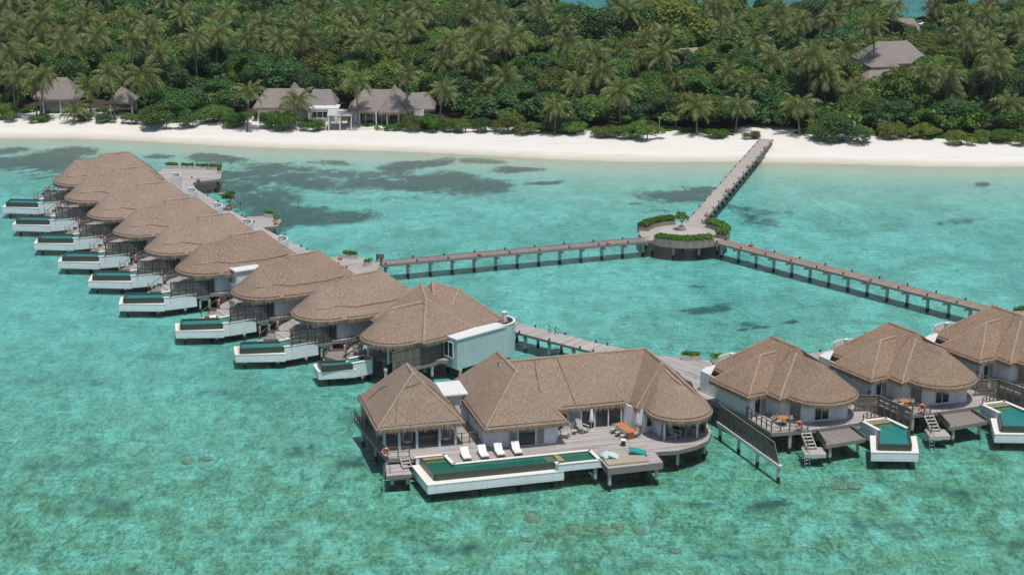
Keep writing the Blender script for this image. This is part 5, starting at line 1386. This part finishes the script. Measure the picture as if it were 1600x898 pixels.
MB().box(-3.2, -1.1, 0, 3.2, 1.1, .28).build('rim', 'rim', t); MB().box(-2.9, -.85, .28, 2.9, .85, .30).build('pool_water', 'floor_teal', t)
t = thing('pergola', 'white pergola with a pale flat roof standing at the edge of the beach', 'pergola', (-29.4, 302.6, .9), .05)
for x in (-1.9, 0, 1.9):
    for y in (-2.6, 0, 2.6): MB().box(x - .08, y - .08, 0, x + .08, y + .08, 2.6).build('post', 'white', t)
m = MB()
for x in (-1.95, 1.95): m.bar((x, -2.8, 2.68), (x, 2.8, 2.68), .12, .16)
for k in range(9): m.bar((-2.1, -2.7 + k * .675, 2.8), (2.1, -2.7 + k * .675, 2.8), .08, .1)
m.build('beams', 'white', t); MB().box(-2.15, -2.8, 2.87, 2.15, 2.8, 2.93).build('roof_sheet', 'boxplanter', t)
for i, (lb, x, y, hs, ze, mt) in enumerate((('grey thatched roof rising above the trees near the upper right', 81.5, 377, [box_hull(-4.5, -4.5, 4.5, 4, 9.4, 1.8, 'x')], 6.6, 'thatch_old'),
        ('large grey thatched roof among palms on the right of the island', 73.0, 343, [box_hull(-6.5, -5, 6.5, 5, 9.8, 3.5), box_hull(-7, -8, -1, 0, 8.0, 2.2, 'y')], 6.2, 'thatch_old'),
        ('grey thatched roof low behind the hedge on the right of the island', 68.0, 327, [box_hull(-5.5, -4, 4.5, 4, 7.0, 3)], 4.2, 'thatch_old'),
        ('low tan thatched roof showing through the trees left of the top centre', -11.5, 392, [box_hull(-5, -3.5, 5, 3.5, 8.3, 1.2)], 6.4, 'thatch_grey'),
        ('low tan thatched roof right of the other one near the top centre', 2.5, 397, [box_hull(-4, -3.5, 4.5, 3.5, 8.5, 1.2)], 6.8, 'thatch_grey'),
        ('tan thatched ridge half hidden by palms above the round platform', 35.5, 346, [box_hull(-4.5, -3, 4.5, 3, 8.0, 1.2)], 6.4, 'thatch_grey'),
        ('narrow grey thatched roof seen edge on near the top right centre', 50.8, 386, [box_hull(-3.2, -4, 3, 4, 9.2, 1.0, 'y')], 6.2, 'thatch_old'))):
    hut(lb, hs, ze, mt, [(-3, -2.2), (3, -2.2), (3, 2.2), (-3, 2.2)], x, y, .15 * (i % 3), (), (), name='island_hut')
t = thing('garden_shed', 'small pale blue shed at the edge of the sand under dark trees', 'shed', (57.4, 298.2, .9), .1)
MB().box(-.6, -.6, 0, .6, .6, 2.0).build('wall', 'siding_blue', t); MB().box(-.7, -.7, 2.0, .7, .7, 2.1).build('roof', 'white', t)
t = thing('swing_seat', 'pale wooden swing frame on the sand left of the beach jetty', 'swing', (26.6, 301.4, 1.0), 0)
MB().box(-1.5, -.06, 2.0, 1.5, .06, 2.12).build('top_beam', 'pale_wood', t)
for x in (-1.4, 1.4): MB().box(x - .06, -.06, 0, x + .06, .06, 2.0).build('post', 'pale_wood', t)
MB().box(-1.0, -.3, .5, 1.0, .3, .58).build('seat', 'pale_wood', t)

# ---------------- palm parts
def frond_arrays(seed, length, rise, droop, n=20):
    rng = np.random.RandomState(seed); cen = []; V = []
    ts = np.linspace(0, 1, 13); x = 0; z = 0; pts = []; ang = rise
    for i, t in enumerate(ts):
        pts.append((x, 0, z)); ang_i = rise - droop * (t ** 1.25); x += math.cos(ang_i) * length / 12; z += math.sin(ang_i) * length / 12
    pts = np.array(pts); quads = []
    def at(t):
        f = t * 12; i = min(11, int(f)); return pts[i] + (pts[i + 1] - pts[i]) * (f - i), (pts[i + 1] - pts[i]) / np.linalg.norm(pts[i + 1] - pts[i])
    for i in range(12):
        a, b = pts[i], pts[i + 1]; w = .045 * (1 - i / 14); quads.append([a + (0, -w, .01), a + (0, w, .01), b + (0, w * .9, .01), b + (0, -w * .9, .01)])
    for s in (-1, 1):
        for k in range(n):
            t = .13 + .87 * (k + rng.uniform(0, .6)) / n; p, d = at(min(.999, t)); ll = (.30 + .62 * math.sin(math.pi * min(1, (t * .9 + .12)))) * rng.uniform(.8, 1.1) * length / 3.6
            up = np.array((-d[2], 0, d[0])); out = np.array((0, s * 1.0, 0)) * .80 + d * .55 - up * rng.uniform(.25, .75); out /= np.linalg.norm(out)
            w = d * .085; tip = p + out * ll + np.array((0, 0, -ll * .22)); mid = p + out * ll * .5 + up * .02
            quads.append([p - w * .5, mid - w * .62, mid + w * .62, p + w * .5]); quads.append([mid - w * .62, tip - w * .12, tip + w * .12, mid + w * .62])
    return np.array(quads)
def mesh_from_quads(name, Q, mats, mi=None):
    n = len(Q); me = bpy.data.meshes.new(name); me.vertices.add(n * 4); me.vertices.foreach_set('co', Q.reshape(-1).astype(np.float32))
    me.loops.add(n * 4); me.loops.foreach_set('vertex_index', np.arange(n * 4, dtype=np.int32)); me.polygons.add(n); me.polygons.foreach_set('loop_start', np.arange(n, dtype=np.int32) * 4)
    for k in mats: me.materials.append(MT[k])
    if mi is not None: me.polygons.foreach_set('material_index', mi.astype(np.int32))
    me.update(); me.validate(); return me
FK = [(3.5, 1.25, 1.3), (3.9, .85, 1.75), (4.0, .35, 1.75), (3.4, -.25, 1.25)]      # length, rise, droop of the four frond ages
FR_Q = [[frond_arrays(10 * k + j, *FK[k]) for j in range(2)] for k in range(4)]
FR_ME = [[mesh_from_quads('frond', q, ['frond' if k < 3 else 'frond_old']) for q in FR_Q[k]] for k in range(4)]
def crown_plan(seed):
    rng = random.Random(seed); out = []; a = rng.random() * 6
    for k, n in enumerate((5, 7, 8, 4 if rng.random() < .7 else 6)):
        for i in range(n): out.append((k, rng.randint(0, 1), a + 2 * math.pi * i / n + rng.uniform(-.25, .25), rng.uniform(-.14, .14), rng.uniform(.82, 1.12))); 
        a += .5
    return out
def rot_q(Q, az, pitch, s):
    cp, sp = math.cos(pitch), math.sin(pitch); c, s_ = math.cos(az), math.sin(az)
    X = Q[..., 0] * cp - Q[..., 2] * sp; Z = Q[..., 0] * sp + Q[..., 2] * cp; Y = Q[..., 1]
    return np.stack([X * c - Y * s_, X * s_ + Y * c, Z], -1) * s
CROWN = []
for sd_ in range(5):
    qs = []; mi = []
    for k, j, az, pt, s in crown_plan(sd_ + 50):
        q = rot_q(FR_Q[k][j], az, pt, s); qs.append(q); mi.append(np.full(len(q), 1 if k == 3 else 0))
    CROWN.append(mesh_from_quads('crown', np.concatenate(qs), ['frond', 'frond_old'], np.concatenate(mi)))
TRK = {}
def palm_trunk(hh, v):
    k = (round(hh), v)
    if k not in TRK:
        rng = random.Random(v * 31 + round(hh)); lx, ly = rng.uniform(-.5, .5), rng.uniform(-.4, .4); m = MB(); n = 8
        m.tube([(lx * (1 - (1 - i / n) ** 2) * 1.4 - lx * 1.4, ly * (i / n) ** 1.5 - ly, k[0] * (i / n - 1)) for i in range(n + 1)], [.20 - .09 * (i / n) ** .6 for i in range(n + 1)], 8)
        me = bpy.data.meshes.new('trunk'); me.from_pydata(m.v, [], m.f); me.polygons.foreach_set('use_smooth', [True] * len(me.polygons)); me.materials.append(MT['trunk']); TRK[k] = me
    return TRK[k]
q = MB()
for k in range(7): q.lathe(.22 * math.cos(k * .9), .22 * math.sin(k * .9), [(.02, -.42), (.11, -.36), (.13, -.25), (.10, -.14), (.02, -.1)], 7)
NUT = bpy.data.meshes.new('coconuts'); NUT.from_pydata(q.v, [], q.f); NUT.materials.append(MT['frond_old'])
PALMS=[(-86.5,311.1,7.5),(-83.2,309.9,6.6),(-81.5,308.8,7.9),(-70.2,309.9,8.0),(-74.5,312.2,5.5),(-64.5,309.9,7.5),(-76.1,307.7,2.1),(-44.6,300.5,6.7),(-36.8,303.2,4.2),(-26.5,301.0,8.2),(-17.8,302.1,9.1),(-11.6,300.5,6.7),(-93.4,356.0,10.3),(-97.8,350.8,9.8),(-83.0,347.7,11.5),(-82.0,328.3,10.9),(-77.5,358.8,11.3),(-74.1,357.4,10.1),(-68.7,323.1,11.7),(-67.0,331.5,11.7),(-58.3,329.3,11.1),(-67.1,363.8,10.6),(-91.8,325.8,6.8),(-79.5,341.8,9.3),(-88.3,324.3,10.2),(-63.4,321.3,9.6),(-12.7,318.7,8.4),(-33.0,340.0,11.4),(-26.0,327.0,11.1),(-48.3,326.7,11.5),(-54.8,333.1,11.1),(-43.0,329.6,10.7),(-39.9,338.0,10.0),(-49.9,358.5,9.3),(-42.4,364.8,9.8),(-59.2,370.8,10.0),(-21.3,328.3,10.3),(-20.0,345.7,10.8),(-11.2,320.2,11.8),(-25.8,362.4,11.3),(-32.6,358.9,11.8),(-18.1,362.4,11.3),(-6.7,361.2,11.6),(-1.1,325.8,10.7),(-1.9,352.9,11.5),(-5.2,331.8,11.3),(-1.0,314.3,6.0),(-5.0,314.7,3.9),(7.2,296.2,4.9),(10.7,298.3,8.3),(17.9,295.7,7.4),(22.5,314.4,10.0),(14.0,314.9,10.6),(26.3,313.4,10.5),(28.5,312.4,6.4),(15.7,311.3,7.5),(31.0,296.2,4.7),(38.1,297.8,4.6),(41.3,308.9,6.4),(37.4,309.6,8.1),(47.9,296.2,4.9),(45.5,310.4,10.3),(61.4,346.3,11.7),(51.4,306.7,11.6),(53.8,307.4,7.6),(39.9,340.0,11.4),(56.4,351.5,10.7),(42.2,372.7,10.8),(5.2,362.4,11.3),(23.7,369.6,10.3),(59.0,305.7,5.4),(67.1,306.7,7.8),(70.6,304.2,8.9),(83.2,295.7,5.1),(74.4,303.8,8.3),(59.7,318.6,10.8),(62.2,346.8,12.0),(86.2,366.6,11.5),(93.4,353.4,11.8),(84.6,313.7,10.9),(68.0,337.6,12.0),(79.1,370.7,11.2),(75.6,306.6,5.6),(83.3,305.7,9.7),(53.7,307.4,9.0),(99.2,351.6,10.3),(74.3,386.7,9.3),(85.2,335.2,10.3),(55.2,373.2,9.8),(43.7,321.2,11.3),(9.8,344.8,11.3),(24.7,328.7,11.3)]
NEARP = 52
def palm(x, y, hh, i, detail, label, group=None, lean=None, s=1.0):
    z = GZ(x, y); rng = random.Random(i * 7 + 3)
    t = thing('coconut_palm', label, 'palm', (x, y, z + hh), rng.random() * 6.28, group)
    t.rotation_euler.x = rng.uniform(-.10, .10); t.rotation_euler.y = rng.uniform(-.10, .10); s *= rng.uniform(.82, 1.15)
    inst('trunk', palm_trunk(hh + .4, i % 3), t)
    if detail:
        cr = inst('crown', NUT, t)
        for k, j, az, pt, sc_ in crown_plan(i): inst('frond', FR_ME[k][j], cr, (0, 0, 0), rot=(0, -pt, az), scale=sc_ * s)
    else: inst('crown', CROWN[i % 5], t, scale=s)
    return t
PALMS_S = sorted(PALMS, key=lambda p: p[1])
GP = 'coconut palms of the island'
FRONT_L = {}
def where(x, y):
    p_ = 800 + 2800 * x / (y * .958 + 15)
    for lim, nm in ((90, 'above the far left hut'), (200, 'behind the thatched shelter'), (320, 'behind the largest bright bush'), (420, 'left of the beach villas'), (510, 'behind the first beach villa'), (640, 'behind the glazed villa'), (760, 'right of the glazed villa'), (880, 'left of the dark trees'),
                    (1000, 'above the platform planter'), (1110, 'above the round platform'), (1200, 'left of the beach jetty'), (1290, 'above the beach jetty'), (1380, 'left of the large grey roof'), (1470, 'around the large grey roof'), (1540, 'right of the large grey roof'), (9999, 'at the right edge')):
        if p_ < lim: return nm
def rank(y, x): 
    s = y + .127 * x
    return 'first rank' if s < 318 else 'second rank' if s < 332 else 'third rank' if s < 348 else 'fourth rank' if s < 366 else 'fifth rank' if s < 388 else 'rearmost rank'
def palm_label(x, y, hh):
    side = 'left' if x < -30 else 'middle' if x < 28 else 'right'
    
    dep = 'front ranks' if y < 335 else 'middle ranks' if y < 370 else 'back ranks'
    ht = 'tall' if hh > 10.6 else 'shorter' if hh < 9.2 else 'mid-height'
    return '%s coconut palm %s, %s of the forest' % (ht, where(x, y), rank(y, x))
front = sorted([p for p in PALMS_S if p[1] + .127 * p[0] < 312.5], key=lambda p: p[0])
def front_label(k): 
    nm = ['first', 'second', 'third', 'fourth', 'fifth', 'sixth', 'seventh', 'eighth', 'ninth', 'tenth', 'eleventh', 'twelfth', 'thirteenth', 'fourteenth', 'fifteenth', 'sixteenth', 'seventeenth', 'eighteenth', 'nineteenth', 'twentieth', 'twenty-first', 'twenty-second', 'twenty-third', 'twenty-fourth']
    return 'coconut palm at the edge of the sand, %s from the left' % nm[min(k, 23)]
for i, (x, y, hh) in enumerate(PALMS_S):
    if (x, y, hh) in front: lb = front_label(front.index((x, y, hh)))
    else: lb = palm_label(x, y, hh) or palm_label(x, 320, hh)
    palm(x, y, hh, i, i < NEARP, lb, GP, s=1.0 + .12 * math.sin(i * 1.7))
# more palms filling the ranks
rng = random.Random(77)
HUTS = [(-38.6, 310.6, 9, 7), (-21.8, 307, 10, 7), (-80.6, 317.5, 6, 6), (-69.2, 315, 3.5, 3.5), (81.5, 377, 6, 6), (73, 343, 9, 9), (68, 327, 7, 6), (-11.5, 392, 6, 5), (2.5, 397, 6, 5), (35.5, 346, 6, 5), (50.8, 386, 4.5, 5.5)]
def blocked(x, y, r, front_=0.0):
    for hx, hy, rx, ry in HUTS:
        if hy > 320: front_ = -4.0; rx, ry = rx * .8, ry * .8
        if abs(x - hx) < rx + r * .6 and -ry - r * .6 - front_ < y - hy < ry + r * .4: return True
    if 37.5 - r * .5 < x < 48.5 + r * .5 and y < 300 + r * .5: return True
    if math.dist((x, y), (-29.4, 302.6)) < 4 + r * .7: return True
    return False
def seagap(x, y):
    px_ = x / y * 2770 + 800
    return y > 372 and (892 < px_ < 962 or 1385 < px_ < 1445 or 1205 < px_ < 1218)
extra = 0
while extra < 60:
    y = rng.uniform(316, 428); x = rng.uniform(-.30, .30) * y
    if blocked(x, y, 1.5) or seagap(x, y) or min(math.dist((x, y), (p[0], p[1])) for p in PALMS) < 5.5: continue
    PALMS.append((x, y, 0)); palm(x, y, rng.uniform(7.5, 11.0), 200 + extra, False, palm_label(x, y, 0), GP, s=rng.uniform(.85, 1.1)); extra += 1

# ---------------- broadleaf crowns
def crown_q(seed, r, h, lobes, n, leaf):
    rg = np.random.RandomState(seed)
    lc = rg.uniform(-1, 1, (lobes, 3)); lc /= np.maximum(1, np.linalg.norm(lc[:, :2], axis=1))[:, None]
    lc[:, 2] = np.abs(lc[:, 2]); lc *= (r * .68, r * .68, h * .5); lr = rg.uniform(.26, .46, lobes) * r
    lc[:, 2] += h * .30 * (1 - (lc[:, 0] ** 2 + lc[:, 1] ** 2) / (r * r)); w = lr ** 2; idx = rg.choice(lobes, n, p=w / w.sum())
    d = rg.normal(size=(n, 3)); d /= np.linalg.norm(d, axis=1)[:, None]; d[:, 2] = np.where(d[:, 2] < -.25, -d[:, 2], d[:, 2])
    rad = lr[idx] * rg.uniform(.72, 1.08, n); c = lc[idx] + d * rad[:, None] * (1, 1, .8)
    # leave a few holes
    hole = np.sin(c[:, 0] * 2.3 + seed) * np.sin(c[:, 1] * 2.1 + 1) * np.sin(c[:, 2] * 2.7) > .55
    keep = ~hole; c, d = c[keep], d[keep]; k = len(c)
    nr = d + rg.normal(size=(k, 3)) * .5 + (0, 0, .35); nr /= np.linalg.norm(nr, axis=1)[:, None]
    rv = rg.normal(size=(k, 3)); u = np.cross(nr, rv); u /= np.linalg.norm(u, axis=1)[:, None]; v = np.cross(nr, u); s = (leaf * rg.uniform(.6, 1.35, k))[:, None]
    return np.stack([c - u * s, c - v * s * .6 + nr * s * .2, c + u * s, c + v * s * .6 + nr * s * .2], 1)
def limb_mesh(seed, r, h):
    rg = random.Random(seed); m = MB(); m.tube([(0, 0, -h), (.1, 0, -h * .5), (0, .1, -.1 * h)], [.26, .2, .14], 7)
    for k in range(6):
        a = k * 1.05 + rg.random(); e = (math.cos(a) * r * .6, math.sin(a) * r * .6, h * rg.uniform(.05, .4)); m.tube([(0, .05, -h * .35 + k * .08), (e[0] * .5, e[1] * .5, -.05 * h), e], [.12, .08, .04], 6)
    return m
CR = {}; KINDS = [('leaf_dark', 'dark green'), ('leaf_mid', 'mid green'), ('leaf_olive', 'olive green'), ('leaf_bright', 'fresh green'), ('leaf_yellow', 'yellow-green')]
CQ = [crown_q(i * 5 + 1, 1.0, 1.0, 16 + i * 2, 7500, .043) for i in range(5)]
for i in range(5):
    for mt, _ in KINDS:
        CR[(i, mt)] = mesh_from_quads('crown', CQ[i] * (5.0, 5.0, 5.2), [mt])
LM = []
for i in range(3):
    m = limb_mesh(i, 5.0, 4.5); me = bpy.data.meshes.new('trunk'); me.from_pydata(m.v, [], m.f); me.materials.append(MT['bark']); LM.append(me)
def tree(x, y, z, s, sz, k, mt, label, group=None, name='broadleaf_tree', cat='tree'):
    """z = height of the crown's foot above the ground"""
    g0 = GZ(x, y); t = thing(name, label, cat, (x, y, g0 + z), (x * 7 + y * 3) % 6.28, group)
    inst('crown', CR[(k, mt)], t, scale=(s, s, sz)); inst('trunk', LM[k % 3], t, scale=(s, s, (z + .3) / 4.5)); return t
tree(35.5, 372, 4.2, 2.0, 1.55, 1, 'leaf_yellow', 'broad yellow-green tree standing out behind the palms right of centre')
tree(24.0, 374, 4.0, 1.5, 1.5, 2, 'leaf_dark', 'broad dark tree left of the yellow-green tree', name='broadleaf_tree')
tree(14.5, 366, 4.2, 1.6, 1.5, 3, 'leaf_dark', 'very dark dense tree at the upper centre of the island')
SP = [(35.5, 372, 9), (24, 374, 6.5), (14.5, 366, 7)]
G = []
yy = 308.8
row = 0
while yy < 432:
    w = .305 * yy; xx = -w + (row % 2) * 4
    while xx < w:
        x, y = xx + rng.uniform(-2.4, 2.4), yy - .127 * xx * .9 + rng.uniform(-2.6, 2.6)
        if not blocked(x, y, 3.5, 3.0) and not seagap(x, y) and all(math.dist((x, y), (a, b)) > c for a, b, c in SP): G.append((x, y))
        xx += 8.4
    yy += 8.4 + row * .12; row += 1
G.sort(key=lambda p: p[1])
rest = G[292:]; G = G[:292]
for i, (x, y) in enumerate(G):
    u = rng.random(); f_ = noise.noise(Vector((x * .03, y * .03, 3)))
    k = 0 if u < .36 - f_ * .5 else 1 if u < .68 else 2 if u < .88 else 3 if u < .96 else 4
    s = rng.uniform(.78, 1.2); dep = 'front' if y < 335 else 'middle' if y < 372 else 'far'; sd = 'left' if x < -25 else 'central' if x < 28 else 'right'
    edge = y + .127 * x < 315
    tree(x, y, rng.uniform(1.0, 2.0) if edge else rng.uniform(1.8, 3.6), s, rng.uniform(.62, .85) if edge else rng.uniform(.7, 1.15), rng.randint(0, 4), KINDS[k][0],
         '%s %s broadleaf tree %s, %s of the forest' % ('broad' if s > 1 else 'narrow', KINDS[k][1], where(x, y), rank(y, x)), 'broadleaf trees of the island forest')
# thicket between the trunks and the far side of the wood: one mass
small = [crown_q(90 + i, 1.0, 1.0, 9, 270, .15) for i in range(6)]
for mt, seed_, dens, lab in (('leaf_dark', 5, .66, 'dark undergrowth filling the forest between the trunks'), ('leaf_mid', 6, .45, 'mid green undergrowth filling the forest between the trunks')):
    qs = []; rg = random.Random(seed_); y = 304.6
    while y < 434:
        w = .40 * y; x = -w
        while x < w:
            if rg.random() < dens:
                X_, Y_ = x + rg.uniform(-1.5, 1.5), y - .127 * x + rg.uniform(-1.5, 1.5)
                if not blocked(X_, Y_, 1.6, .5) and GZ(X_, Y_) > .8 and Y_ + .127 * X_ > 304.4:
                    r_ = rg.uniform(1.8, 3.1); hh = rg.uniform(1.6, 3.4) if not seagap(X_, Y_) else 1.2; a = rg.random() * 6.28; Q = small[rg.randint(0, 5)]
                    c, s = math.cos(a), math.sin(a); q = np.stack([(Q[..., 0] * c - Q[..., 1] * s) * r_ + X_, (Q[..., 0] * s + Q[..., 1] * c) * r_ + Y_, Q[..., 2] * hh + GZ(X_, Y_) + rg.uniform(.1, 1.6)], -1); qs.append(q)
            x += 3.3
        y += 3.3
    for (x, y) in (rest if mt == 'leaf_dark' else []):
        for k in range(3):
            Q = small[k]; q = Q * (3.6, 3.6, 5.5) + (x + rg.uniform(-1.5, 1.5), y + rg.uniform(-1.5, 1.5), 3.4); qs.append(q)
    me = mesh_from_quads('undergrowth', np.concatenate(qs), [mt]); o = inst('undergrowth', me, kind='stuff'); o['label'] = lab; o['category'] = 'undergrowth'
# beach-edge shrubs
SH = [((-59.57,302.11), 4.3, 3.6, 'leaf_bright', 'largest bright green bush on the sand left of the beach villas'), ((-88.47,308.79), 2.6, 2.6, 'leaf_mid', 'bush at the far left edge of the beach'), ((-51.42,305.41), 3.1, 2.8, 'leaf_mid', 'mid green bush between the big bright bush and the first beach villa'),
      ((-38.96,300.48), 2.8, 3.0, 'leaf_bright', 'bright bush before the grey beach villa with the white wing'), ((-10.64,298.87), 2.0, 1.9, 'leaf_bright', 'round bright shrub just right of the beach villas'), ((-7.91,298.34), 2.3, 1.9, 'leaf_mid', 'second shrub right of the beach villas'),
      ((0.43,296.75), 3.0, 3.1, 'leaf_yellow', 'yellow-green bush on the sand left of centre'), ((3.45,296.75), 1.8, 1.8, 'leaf_olive', 'small olive shrub beside the yellow-green bush'), ((15.30,294.13), 2.2, 1.6, 'leaf_olive', 'low olive bush left of the big beach clump at centre'),
      ((18.66,293.10), 2.4, 2.2, 'leaf_bright', 'middle bush of the bright clump left of the beach jetty'), ((22.53,292.07), 3.0, 2.8, 'leaf_mid', 'largest bush of the clump left of the beach jetty'), ((54.81,289.54), 4.2, 4.0, 'leaf_dark', 'large dark bush on the sand right of the beach jetty'),
      ((51.98,291.56), 2.6, 3.0, 'leaf_mid', 'mid green bush beside the beach jetty landing'), ((63.01,292.59), 2.3, 2.5, 'leaf_yellow', 'left one of the clipped yellow-green bushes on the right beach'), ((66.63,293.10), 1.7, 1.9, 'leaf_yellow', 'middle one of the clipped yellow-green bushes on the right beach'),
      ((69.62,293.10), 2.4, 2.2, 'leaf_yellow', 'right one of the clipped yellow-green bushes on the right beach'), ((73.84,288.03), 2.3, 2.1, 'leaf_yellow', 'round yellow-green bush standing forward on the right beach'), ((81.15,289.54), 2.2, 2.0, 'leaf_bright', 'bush near the right end of the beach'),
      ((-41.69,302.11), 1.9, 2.6, 'leaf_mid', 'rounded bush covering the left corner of the grey beach villa'), ((-33.99,299.94), 2.0, 1.7, 'leaf_bright', 'low bright bush between the white wing and the pergola'), ((-55.13,303.75), 2.4, 2.6, 'leaf_dark', 'dark bush between the largest bright bush and the mid green one'),
      ((-70.74,307.09), 1.7, 1.4, 'leaf_bright', 'low bright shrub in front of the thatched shelter'), ((-74.67,308.22), 1.5, 1.2, 'leaf_olive', 'low olive shrub right of the blue beach pool'), ((-48.13,302.65), 2.0, 2.3, 'leaf_bright', 'bright bush left of the palm before the first beach villa'),
      ((-20.16,299.94), 1.5, 1.1, 'leaf_bright', 'low shrub before the terrace of the glazed beach villa'), ((-13.57,298.87), 2.2, 2.6, 'leaf_bright', 'bright bush at the right corner of the glazed beach villa'), ((-4.34,298.34), 2.0, 2.2, 'leaf_dark', 'dark bush left of the yellow-green bush'),
      ((10.77,296.22), 2.2, 1.9, 'leaf_mid', 'mid green bush left of the bright clump'), ((34.17,293.62), 1.9, 1.2, 'leaf_bright', 'low bright shrub under the palms left of the beach jetty'), ((39.98,293.10), 1.6, 1.0, 'leaf_olive', 'low shrub beside the top of the beach jetty'),
      ((58.16,290.55), 2.0, 2.6, 'leaf_mid', 'bush between the large dark one and the clipped bushes'), ((78.12,290.04), 1.9, 1.9, 'leaf_mid', 'bush between the forward one and the right end of the beach'), ((-62.06,305.41), 2.3, 3.0, 'leaf_mid', 'taller bush tucked behind the largest bright bush'),
      ((73.97,299.41), 5.4, 3.6, 'leaf_mid', 'broad low tree behind the clipped bushes on the right beach'), ((-82.58,307.66), 1.8, 1.2, 'leaf_bright', 'low shrub under the leaning palms at the left'), ((-66.17,306.53), 2.0, 1.6, 'leaf_olive', 'low shrub left of the largest bright bush'),
      ((-16.34,299.94), 2.6, 2.4, 'leaf_olive', 'olive bush in front of the glazed beach villa, right end'), ((-46.39,304.30), 1.8, 2.0, 'leaf_mid', 'bush at the foot of the palm before the first beach villa'), ((7.56,297.28), 2.6, 2.2, 'leaf_dark', 'dark bush behind the small palm at centre'), ((84.04,288.53), 2.6, 2.4, 'leaf_olive', 'bush cut by the right edge of the beach')]
for i, (p, r_, hh, mt, lb) in enumerate(SH):
    t = thing('beach_shrub', lb, 'shrub', (p[0], p[1] + r_ * .4, GZ(*p) + .1), i * 1.3, 'shrubs along the top of the beach')
    inst('crown', CR[(i % 5, mt)], t, scale=(r_ / 4.6, r_ / 4.6, hh / 4.9)); m = MB().tube([(0, 0, -.4), (.1, .05, hh * .5)], [.12, .05], 6); m.build('stem', 'bark', t)
# creeping plants along the sand's edge
rg = random.Random(8); qs = []
x = -98
while x < 98:
    y = 303.6 - .127 * x - 1.2 * math.sin(x * .19) - 2.2 * math.sin(x * .035 + 1) + rg.uniform(-1.0, 2.6); dense = (-36 < x < -12) or (24 < x < 37.5) or x > 48
    if not (38 < x < 48) and (rg.random() < (.95 if dense else .55)):
        if -36 < x < -12: y -= 1.2 + rg.uniform(0, 2)
        if not (-33 < x < -26.5 and y > 299):
            r_ = rg.uniform(.7, 1.7); Q = small[rg.randint(0, 5)]; qs.append(Q * (r_, r_, r_ * .42) + (x, y, GZ(x, y) - .05))
    x += .55
me = mesh_from_quads('beach_creeper', np.concatenate(qs), ['leaf_bright']); o = inst('beach_creeper', me, kind='stuff'); o['label'] = 'low creeping greenery along the upper edge of the sand'; o['category'] = 'ground cover'

# ================================================================ light sea haze over the lagoon
m = NM('sea_haze')
pv = m.n('ShaderNodeVolumePrincipled'); pv.inputs['Color'].default_value = (.82, .90, 1.0, 1); pv.inputs['Density'].default_value = .00008; pv.inputs['Anisotropy'].default_value = .2
m.l(pv.outputs[0], m.out.inputs['Volume'])
hz = MB().box(-7200, -7200, -14, 7200, 7200, 66).build('haze', m.m, kind='stuff')
hz['label'] = 'thin pale sea haze over the lagoon and island'; hz['category'] = 'haze'
